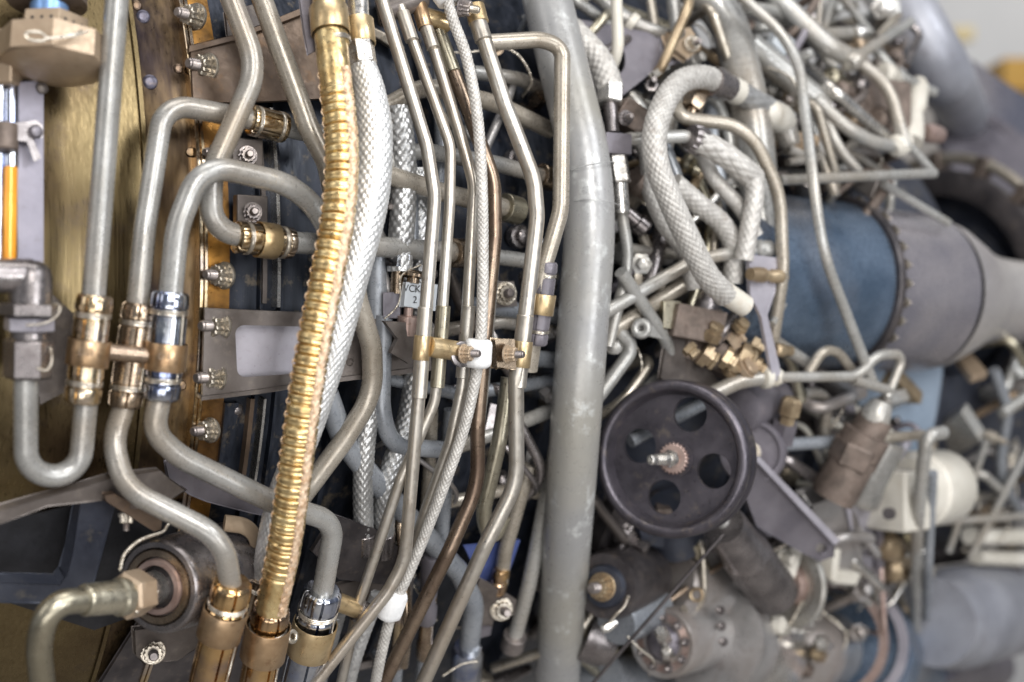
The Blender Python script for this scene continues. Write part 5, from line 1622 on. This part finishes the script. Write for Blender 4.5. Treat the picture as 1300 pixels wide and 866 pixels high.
# gearbox cap, bottom
h = holder('gearbox_cap', P(842, 815, 60), 'round rusty pink gearbox cap with a ring of bolts at the bottom', 'gearbox')
CF = (842, 816, 78)
cd = unit(A(P(905, 799, 52)) - A(P(*CF)))
cf = A(P(*CF))
RCp = rad(90, Vector(cf))
mb = MB()
lathe(mb, cf, cd, [(-.001, RCp * .82), (-.003, RCp * .9), (-.003, RCp * .97), (-.001, RCp), (.05, RCp * 1.04), (.09, RCp * 1.05)], 64)
part('barrel', mb, 'cast_grey', h)
mb = MB()
lathe(mb, cf, -cd, [(-.003, RCp * .86), (.0012, RCp * .86), (.0016, RCp * .62), (-.001, RCp * .58)], 56)
part('face', mb, 'rose_steel', h)
mb = MB()
lathe(mb, cf, -cd, [(-.004, RCp * .58), (.003, RCp * .50), (.008, RCp * .34), (.010, RCp * .1)], 40)
part('dome', mb, 'violet_grey', h)
cx_, cy_, _ = frame_of(cd)
for k in range(9):
    a = 2 * math.pi * k / 9 + .2
    e = cx_ * math.cos(a) + cy_ * math.sin(a)
    bolt(h, cf + e * RCp * .72 - cd * .001, -cd, 9, 'gunmetal', 'stud_steel')
solid(h, (838, 800, 92), [(0, 12), (.2, 20), (.8, 20), (1, 12)], (846, 816, 84), 'bright_steel', 'bright_tab', 6)
solid(h, (846, 826, 92), [(0, 12), (.2, 18), (.8, 18), (1, 10)], (850, 842, 88), 'bright_steel', 'bright_tab', 6)
mb = MB()
twisted_wire(mb, [A(P(796, 808, 84)), A(P(812, 824, 88)), A(P(830, 840, 88)), A(P(824, 858, 84))], .0005)
part('lock_wire', mb, 'wire_steel', h)
solid(h, (868, 772, 70), [(0, 8), (.6, 10), (.7, 14), (1, 14)], (876, 790, 66), 'grey_paint', 'vent_neck', 20)
mb = MB()
ring(mb, A(P(884, 755, 66)), (-.3, -.9, .1), .0055, .0016, 22, 8)
part('ring_clip', mb, 'soiled_brass', h)
h = holder('drive_shaft_housing', P(950, 830, 60), 'bright ribbed cylinder housing right of the gearbox cap', 'housing')
solid(h, (900, 812, 66), [(0, 70), (.0, 128), (.05, 132), (.15, 132), (.17, 108), (.3, 104), (.55, 102), (.57, 110), (.66, 110), (.68, 98), (1, 96)], (1030, 836, 40), 'cast_grey', 'body', 64)
solid(h, (930, 818, 62), [(0, 108), (.2, 111), (.8, 111), (1, 108)], (976, 827, 54), 'bright_steel', 'bright_sleeve', 64)
for k in range(5):
    bolt(h, P(915 + k * 2, 775 + k * 20, 92 - abs(k - 2) * 6), unit(A((-.6, -.7, .3))), 9, 'gunmetal')
h = holder('small_canister', P(800, 790, 50), 'small grey canister left of the gearbox cap with safety wire', 'canister')
solid(h, (782, 790, 62), [(0, 46), (0, 56), (.06, 60), (.5, 60), (.52, 54), (1, 54)], (832, 768, 44), 'blue_grey_paint', 'body', 40)
mb = MB()
twisted_wire(mb, [A(P(798, 756, 80)), A(P(792, 770, 82)), A(P(780, 782, 80)), A(P(770, 796, 76))], .0007)
part('safety_wire', mb, 'wire_steel', h)
solid(h, (764, 800, 78), [(0, 8), (.3, 14), (1, 10)], (782, 790, 78), 'bright_steel', 'wire_tag', 8)
h = holder('elbow_housing', P(765, 820, 40), 'grey elbow housing in the corner right of the big pipe at the bottom', 'housing')
solid(h, (778, 822, 58), [(0, 30), (.02, 50), (.3, 62), (1, 66)], (740, 806, 40), 'gunmetal', 'body', 36)
solid(h, (760, 856, 48), [(0, 60), (.1, 66), (1, 66)], (840, 880, 40), 'blue_grey_paint', 'lower_body', 36)
mb = MB()
sweep(mb, np.array([A(P(752, 868, 92)), A(P(836, 772, 98)), A(P(918, 678, 96))]), .0016, 10)
thing('slanting_cable', mb, 'dark_iron', 'long thin dark cable slanting across below the pulley to the bottom edge', 'cable')

# ring plate and clutter
h = holder('ring_plate', P(1005, 760, 60), 'pale pear shaped ring plate standing edge on right of the dark canister', 'ring plate')
mb = MB()
rc_ = A(P(1008, 742, 66))
rn = unit(A((-.80, -.55, .05)))
lathe(mb, rc_, rn, [(-.003, .020), (-.003, .040), (.002, .042), (.004, .040), (.004, .030), (.001, .028), (.001, .018)], 48)
part('disc', mb, 'pale_grey_paint', h)
mb = MB()
lathe(mb, rc_ + rn * .001, rn, [(0, .02), (.01, .019), (.012, .012)], 36)
part('centre_boss', mb, 'rose_steel', h)
h = holder('actuator_body', P(1010, 820, 60), 'cluttered grey actuator body with tabs and lock wire at the bottom', 'actuator')
solid(h, (1000, 830, 62), [(0, 60), (.1, 96), (.3, 110), (.5, 100), (1, 100)], (1060, 822, 44), 'cast_grey', 'body', 44)
for i, (x, y, w, m) in enumerate(((990, 795, 26, 'cream_paint'), (1018, 790, 20, 'bright_steel'), (1046, 818, 22, 'bright_steel'), (1040, 832, 20, 'soiled_brass'), (1024, 850, 24, 'rust_brown'), (1030, 778, 22, 'pale_grey_paint'))):
    solid(h, (x - 5, y - 3, 88), [(0, w * .5), (.1, w), (.5, w), (.6, w * .6), (1, w * .6)], (x + 8, y + 5, 76), m, 'fitting', 6, rot=i)
mb = MB()
twisted_wire(mb, [A(P(1028, 745, 82)), A(P(1004, 790, 88)), A(P(985, 820, 90)), A(P(970, 866, 90))], .0008)
part('lock_wire', mb, 'wire_steel', h)
mb = MB()
lathe(mb, A(P(902, 812, 70)), unit(A(P(1030, 836, 40)) - A(P(900, 812, 66))), [(0, rad(100, P(902, 812, 70))), (.002, rad(140, P(902, 812, 70))), (.008, rad(142, P(902, 812, 70))), (.010, rad(120, P(902, 812, 70)))], 56)
part('flange_plate', mb, 'cast_grey', bpy.data.objects['drive_shaft_housing'])
for i, (x, y, w, m, l) in enumerate(((1052, 812, 150, 'rose_steel', 'brown thin clamp ring left of the blue tank'), (1072, 816, 160, 'pale_violet_grey', 'pale clamp ring next to the brown one left of the blue tank'))):
    mb = MB()
    c0 = A(P(x, y, 62 - i * 4))
    dv = unit(A(P(1132, 838, 36)) - A(P(1062, 830, 60)))
    rr_ = rad(w, Vector(c0))
    lathe(mb, c0, dv, [(-.004, rr_ * .86), (-.004, rr_), (.004, rr_), (.004, rr_ * .86), (-.004, rr_ * .86)], 56, cap0=False, cap1=False)
    thing('clamp_ring', mb, m, l, 'clamp')
h = holder('blue_tank', P(1120, 830, 50), 'blue tank with brown rimmed end at the bottom right of the middle', 'tank')
solid(h, (1062, 830, 60), [(0, 150), (.0, 176), (.06, 180), (.12, 180), (.13, 168), (.35, 166), (.36, 160), (1, 160)], (1132, 838, 36), 'duct_blue', 'body', 64)
mb = MB()
pa_, pb_ = A(P(1062, 830, 60)), A(P(1170, 842, 30))
ring(mb, pa_ + unit(pb_ - pa_) * .004, pb_ - pa_, rad(172, Vector(pa_)), .004, 64, 10)
part('rim', mb, 'rose_steel', h)
h = holder('cream_motor', P(1170, 620, 40), 'cream painted motor with a boxy head behind the tall pale pipes', 'motor')
solid(h, (1150, 624, 54), [(0, 60), (.02, 84), (.2, 92), (.22, 98), (.28, 98), (.3, 94), (.9, 96), (1, 84)], (1200, 618, 34), 'cream_paint', 'body', 56)
mb = MB()
box(mb, A(P(1138, 634, 60)), A(AX) * .020, A(NR) * .024 + A(AX) * .004, A(UP) * .030)
part('box_head', mb, 'cream_paint', h, bevel=.003)
mb = MB()
cyl(mb, A(P(1130, 652, 84)), A(P(1128, 652, 92)), .006, ns=18)
part('painted_port_hole', mb, 'dark_iron', h)  # solid dark peg; the shade of a hole is put into its colour
solid(h, (1118, 690, 56), [(0, 20), (.2, 36), (.7, 36), (1, 20)], (1142, 700, 52), 'soiled_brass', 'orange_fitting', 24)
solid(h, (1122, 722, 50), [(0, 24), (.2, 40), (.7, 40), (1, 24)], (1150, 716, 46), 'soiled_brass', 'orange_fitting', 24)
h = holder('grey_starter', P(1240, 770, 50), 'large blue grey cylinder at the bottom right corner', 'cylinder')
solid(h, (1184, 790, 70), [(0, 60), (0, 104), (.06, 112), (.14, 114), (.16, 122), (.3, 126), (.94, 124), (1, 108)], (1292, 768, 26), 'starter_grey', 'body', 64)
solid(h, (1194, 838, 66), [(0, 50), (.1, 60), (1, 60)], (1260, 846, 40), 'violet_grey', 'lower_body', 40)
# upper right clutter
h = holder('linkage_block', P(1110, 130, 40), 'rusty brown linkage block behind the fork at the upper right', 'block')
mb = MB()
box(mb, A(P(1106, 138, 30)), A((.030, .016, 0)), A((-.01, .02, 0)), A((0, 0, .026)))
part('block', mb, 'rust_brown', h, bevel=.003)
for i, (x, y, w, m) in enumerate(((1070, 120, 30, 'rust_brown'), (1092, 108, 26, 'gunmetal'), (1120, 152, 30, 'rust_brown'), (1086, 150, 24, 'tan_metal'), (1060, 100, 24, 'olive_steel'), (1128, 96, 30, 'cream_paint'))):
    solid(h, (x - 8, y - 4, 50), [(0, w * .6), (.1, w), (.5, w), (.55, w * .6), (.8, w * .7), (1, w * .5)], (x + 12, y + 6, 40), m, 'knuckle', 10, rot=i)
h = holder('cream_support', P(1165, 150, 40), 'cream and orange support post right of the fork at the upper right', 'post')
solid(h, (1166, 104, 40), [(0, 20), (.1, 28), (.4, 28), (.5, 20), (.8, 30), (1, 30)], (1156, 182, 44), 'cream_paint', 'post', 24)
solid(h, (1174, 168, 40), [(0, 20), (.3, 26), (1, 22)], (1192, 172, 36), 'rose_steel', 'nut', 12)
h = holder('bright_clip', P(992, 55, 40), 'bright square clip beside the pinkish narrow pipe at the top', 'clip')
mb = MB()
box(mb, A(P(992, 58, 46)), A((.010, .006, -.008)), A((-.003, .006, 0)), A((.004, 0, .008)))
part('body', mb, 'tag_white', h, bevel=.001)
h = holder('hose_knuckle', P(980, 150, 50), 'pale knuckle where the streaked hose meets the second big pipe', 'joint')
solid(h, (968, 140, 56), [(0, 24), (.2, 36), (.7, 38), (1, 26)], (1000, 156, 48), 'cream_paint', 'body', 24)
solid(h, (994, 156, 46), [(0, 20), (.2, 30), (.8, 30), (1, 24)], (1004, 186, 44), 'grey_paint', 'lower', 20)
h = holder('brown_union', P(880, 128, 44), 'brown hex union under the top of the s-curved hose', 'union')
solid(h, (890, 110, 56), [(0, 24), (.1, 32), (.8, 32), (1, 26)], (876, 140, 56), 'smoked_bronze', 'body', 6)
solid(h, (880, 136, 56), [(0, 18), (1, 18)], (872, 156, 54), 'smoked_bronze', 'tail', 18)
h = holder('brown_clevis', P(800, 150, 40), 'brown clevis block beside the bright nut of the white braided hose', 'clevis')
mb = MB()
box(mb, A(P(800, 150, 44)), A((.012, .006, -.007)), A((-.004, .008, 0)), A((.006, 0, .009)))
part('block', mb, 'rust_brown', h, bevel=.001)
bolt(h, P(794, 150, 56), NR - AX * .3, 15, 'gunmetal')
solid(h, (806, 224, 40), [(0, 30), (.2, 40), (.7, 40), (1, 30)], (824, 240, 36), 'rust_brown', 'lower_block', 8)

# small bosses, nuts, unions and stubs seated on the casings and brackets in the gaps
rc_rng = random.Random(21)


def clutter(own, n, x0, x1, y0, y1, h0, h1, mats, wmin=14, wmax=34, skip=None, base=-20):
    for k in range(n):
        x, y = rc_rng.uniform(x0, x1), rc_rng.uniform(y0, y1)
        if skip and skip(x, y):
            continue
        p = A(P(x, y, rc_rng.uniform(h0, h1)))
        w = rc_rng.uniform(wmin, wmax)
        r = rad(w, Vector(p))
        n_ = unit(A(NR) + A(UP) * rc_rng.uniform(-.7, .7) + A(AX) * rc_rng.uniform(-.9, .5))
        mt = rc_rng.choice(mats)
        ty = k % 6
        dp = .03 + max(h1, 0) / 1000.0
        mb = MB()
        if ty == 0:
            lathe(mb, p - n_ * dp, n_, [(0, r), (dp + .004, r), (dp + .0045, r * .7), (dp + .012, r * .7), (dp + .013, r * .5)], 14)
            part('boss', mb, mt, own)
        elif ty == 1:
            lathe(mb, p - n_ * dp, n_, [(0, r * .6), (dp + .002, r * .6), (dp + .0022, r), (dp + .012, r), (dp + .0124, r * .6), (dp + .024, r * .6), (dp + .025, r * .4)], 6)
            part('union_nut', mb, mt, own)
        elif ty in (2, 4):
            t_ = unit(A(AX) * rc_rng.uniform(-1, 1) + A(UP) * rc_rng.uniform(-1, 1))
            L_ = rc_rng.uniform(.05, .10)
            sweep(mb, fillet([p - n_ * dp, p + n_ * .02, p + n_ * .018 + t_ * L_, p - n_ * dp + t_ * (L_ + .02)], [0, .012, .012, 0]), min(r * .5, .006), 14)
            part('stub_pipe', mb, mt, own)
        elif ty == 3:
            t_ = unit(A(AX) * rc_rng.uniform(-1, 1) + A(UP) * rc_rng.uniform(-1, 1))
            u_ = np.cross(t_, n_)
            box(mb, p - n_ * dp * .5, t_ * r * 1.6, u_ * r * .6, n_ * (.008 + dp * .5))
            part('lug', mb, mt, own, bevel=.001)
        else:
            t_ = unit(A(AX) * rc_rng.uniform(-1, 1) + A(UP) * rc_rng.uniform(-1, 1))
            twisted_wire(mb, [p - n_ * .01, p + n_ * .012 + t_ * .012, p + n_ * .012 + t_ * .035, p - n_ * .01 + t_ * .05], .0006)
            part('lock_wire', mb, 'wire_steel', own)


DULL = ['cast_grey', 'cast_grey', 'gunmetal', 'olive_steel', 'bolt_steel', 'rust_brown', 'bracket_grey', 'violet_grey', 'gunmetal', 'beige_grey_paint', 'grey_paint']
MIXED = DULL + ['soiled_brass', 'pale_grey_paint', 'cream_paint', 'bright_steel', 'tan_metal', 'pale_grey_paint']
clutter(casing, 60, 765, 950, -10, 480, -8, 25, MIXED)
clutter(casing, 55, 750, 960, 640, 870, -5, 30, DULL)
clutter(casing, 60, 440, 720, 0, 870, -6, 6, ['bracket_grey', 'cast_grey', 'gunmetal', 'beige_grey_paint', 'blue_grey_paint', 'smoked_bronze', 'grey_paint'], 12, 30)
clutter(rear, 50, 950, 1130, 690, 870, 30, 70, ['cast_grey', 'pale_grey_paint', 'cast_grey', 'bright_steel', 'rose_steel', 'cream_paint'], 12, 30)
clutter(rear, 80, 960, 1135, -10, 235, -15, 45, MIXED + ['rust_brown', 'tan_metal', 'rust_brown'])
clutter(rear, 80, 960, 1150, 490, 870, -15, 40, DULL + ['cream_paint', 'pale_violet_grey', 'soiled_brass'])
clutter(rear, 26, 1215, 1310, 470, 720, -20, 15, MIXED)

# further pipes threading the right hand gaps
MORE = [
    ('grey pipe looping low in the gap between the violet bracket plate and the s-curved hose', [(800, 120, 20), (824, 150, 24, 1.5), (818, 230, 26, 2), (796, 262, 22)], 15, 'grey_paint'),
    ('pale pipe arching behind the top of the s-curved hose', [(846, 190, 30), (858, 128, 34, 1.5), (906, 118, 34, 1.5), (926, 170, 30), (930, 240, 26)], 16, 'pale_grey_paint'),
    ('thin dull pipe from the rear knob down to the valve block', [(880, 215, 34), (905, 270, 34, 3), (896, 330, 34, 2), (872, 400, 40)], 13, 'olive_steel'),
    ('pale pipe crossing low behind the collar of the s-curved hose', [(860, 300, 26), (940, 362, 34, 2), (958, 430, 40, 2), (930, 476, 40)], 14, 'pale_grey_paint'),
    ('beige pipe dropping behind the pale rod toward the valve block', [(816, 300, 20), (838, 352, 26, 2), (842, 420, 34)], 14, 'beige_grey_paint'),
    ('grey pipe leaning across the clutter above the blue drum', [(1000, 190, 30), (1050, 205, 34, 2), (1092, 176, 36, 2), (1120, 120, 36)], 13, 'grey_paint'),
    ('grey pipe entering from the top edge between the two slanting pipes', [(1010, -20, 36), (1022, 44, 36, 2), (1068, 100, 36)], 15, 'blue_grey_paint'),
    ('pale pipe in front of the fat duct foot', [(1108, 60, 40), (1140, 96, 44, 2), (1186, 118, 44)], 13, 'pale_grey_paint'),
    ('thin grey pipe above the blue drum edge', [(1000, 206, 30), (1086, 196, 34, 2), (1128, 226, 30)], 10, 'grey_paint'),
    ('dull pipe passing behind the lilac lever strip to the brass nut', [(930, 420, 30), (1000, 440, 36, 2), (1016, 510, 40)], 15, 'olive_steel'),
    ('dull elbow pipe under the forked lever left of the brown pump', [(1020, 500, 40), (1050, 500, 44, 1.4), (1046, 560, 44)], 15, 'grey_paint'),
    ('grey pipe along the bottom edge under the bright ribbed housing', [(880, 880, 40), (960, 856, 50, 3), (1060, 872, 50)], 15, 'grey_paint'),
    ('dull pipe rising from the gearbox cap past the dark canister', [(890, 790, 50), (905, 740, 50, 2), (880, 690, 40)], 13, 'olive_steel'),
    ('brownish pipe right of the blue tank behind the tall pipes', [(1140, 900, 40), (1148, 780, 40, 3), (1130, 720, 36)], 14, 'beige_grey_paint'),
    ('grey curved pipe at the right edge in the dark under the tail neck', [(1262, 470, 10), (1280, 520, 14, 2), (1266, 600, 14, 3), (1300, 660, 10)], 14, 'blue_grey_paint'),
]
for (lab, pts, w, m) in MORE:
    pipe('grey_pipe' if w > 12 else 'thin_rod', lab, pts, w, m, bend=1.8, cat='pipe' if w > 12 else 'rod', group=RG, ns=20)
for o in list(bpy.data.objects):
    l = o.get('label')
    if l and len(l.split()) > 16:
        print('LONG LABEL', o.name, l)

o = hose('braided_hose', 'cream braided hose looping low behind the s-curved hose from the brown clevis', [(806, 168, 40), (822, 196, 46), (826, 240, 48), (844, 284, 48), (872, 322, 46), (880, 366, 44)], 24, 'linen_braid', n=11, amp=.09, group=BG, slope=1.3)
o = hose('braided_hose', 'thin cream braided hose rising from the pale collar behind the second pale hose', [(960, 300, 66), (938, 262, 62), (906, 226, 54), (892, 196, 50)], 20, 'linen_braid', n=10, amp=.09, group=BG, slope=1.3)

# pipes crossing on the casing behind the steel tubes
for (lab, pts, w, m) in (
        ('grey pipe crossing behind the steel tubes just above the tan cross bar', [(470, 428, 4), (560, 420, 6, 2), (640, 408, 6, 2), (716, 424, 4)], 18, 'grey_paint'),
        ('grey pipe crossing behind the steel tubes under the tagged connector', [(490, 480, 6), (580, 500, 8, 2), (650, 492, 8, 2), (720, 480, 4)], 17, 'blue_grey_paint'),
        ('grey pipe in the upper gap between the longest steel tube and the big pipe', [(600, 92, 4), (660, 100, 8, 2), (720, 130, 4)], 18, 'grey_paint'),
        ('beige pipe crossing low behind the bronzed tube toward the big pipe', [(560, 640, 6), (640, 622, 8, 2), (720, 630, 4)], 16, 'beige_grey_paint'),
        ('upright grey pipe behind the first two steel tubes at the top', [(556, 60, 4), (560, 200, 6, 2), (552, 330, 4)], 15, 'blue_grey_paint')):
    pipe('grey_pipe', lab, pts, w, m, bend=1.8, group=HG, ns=20)
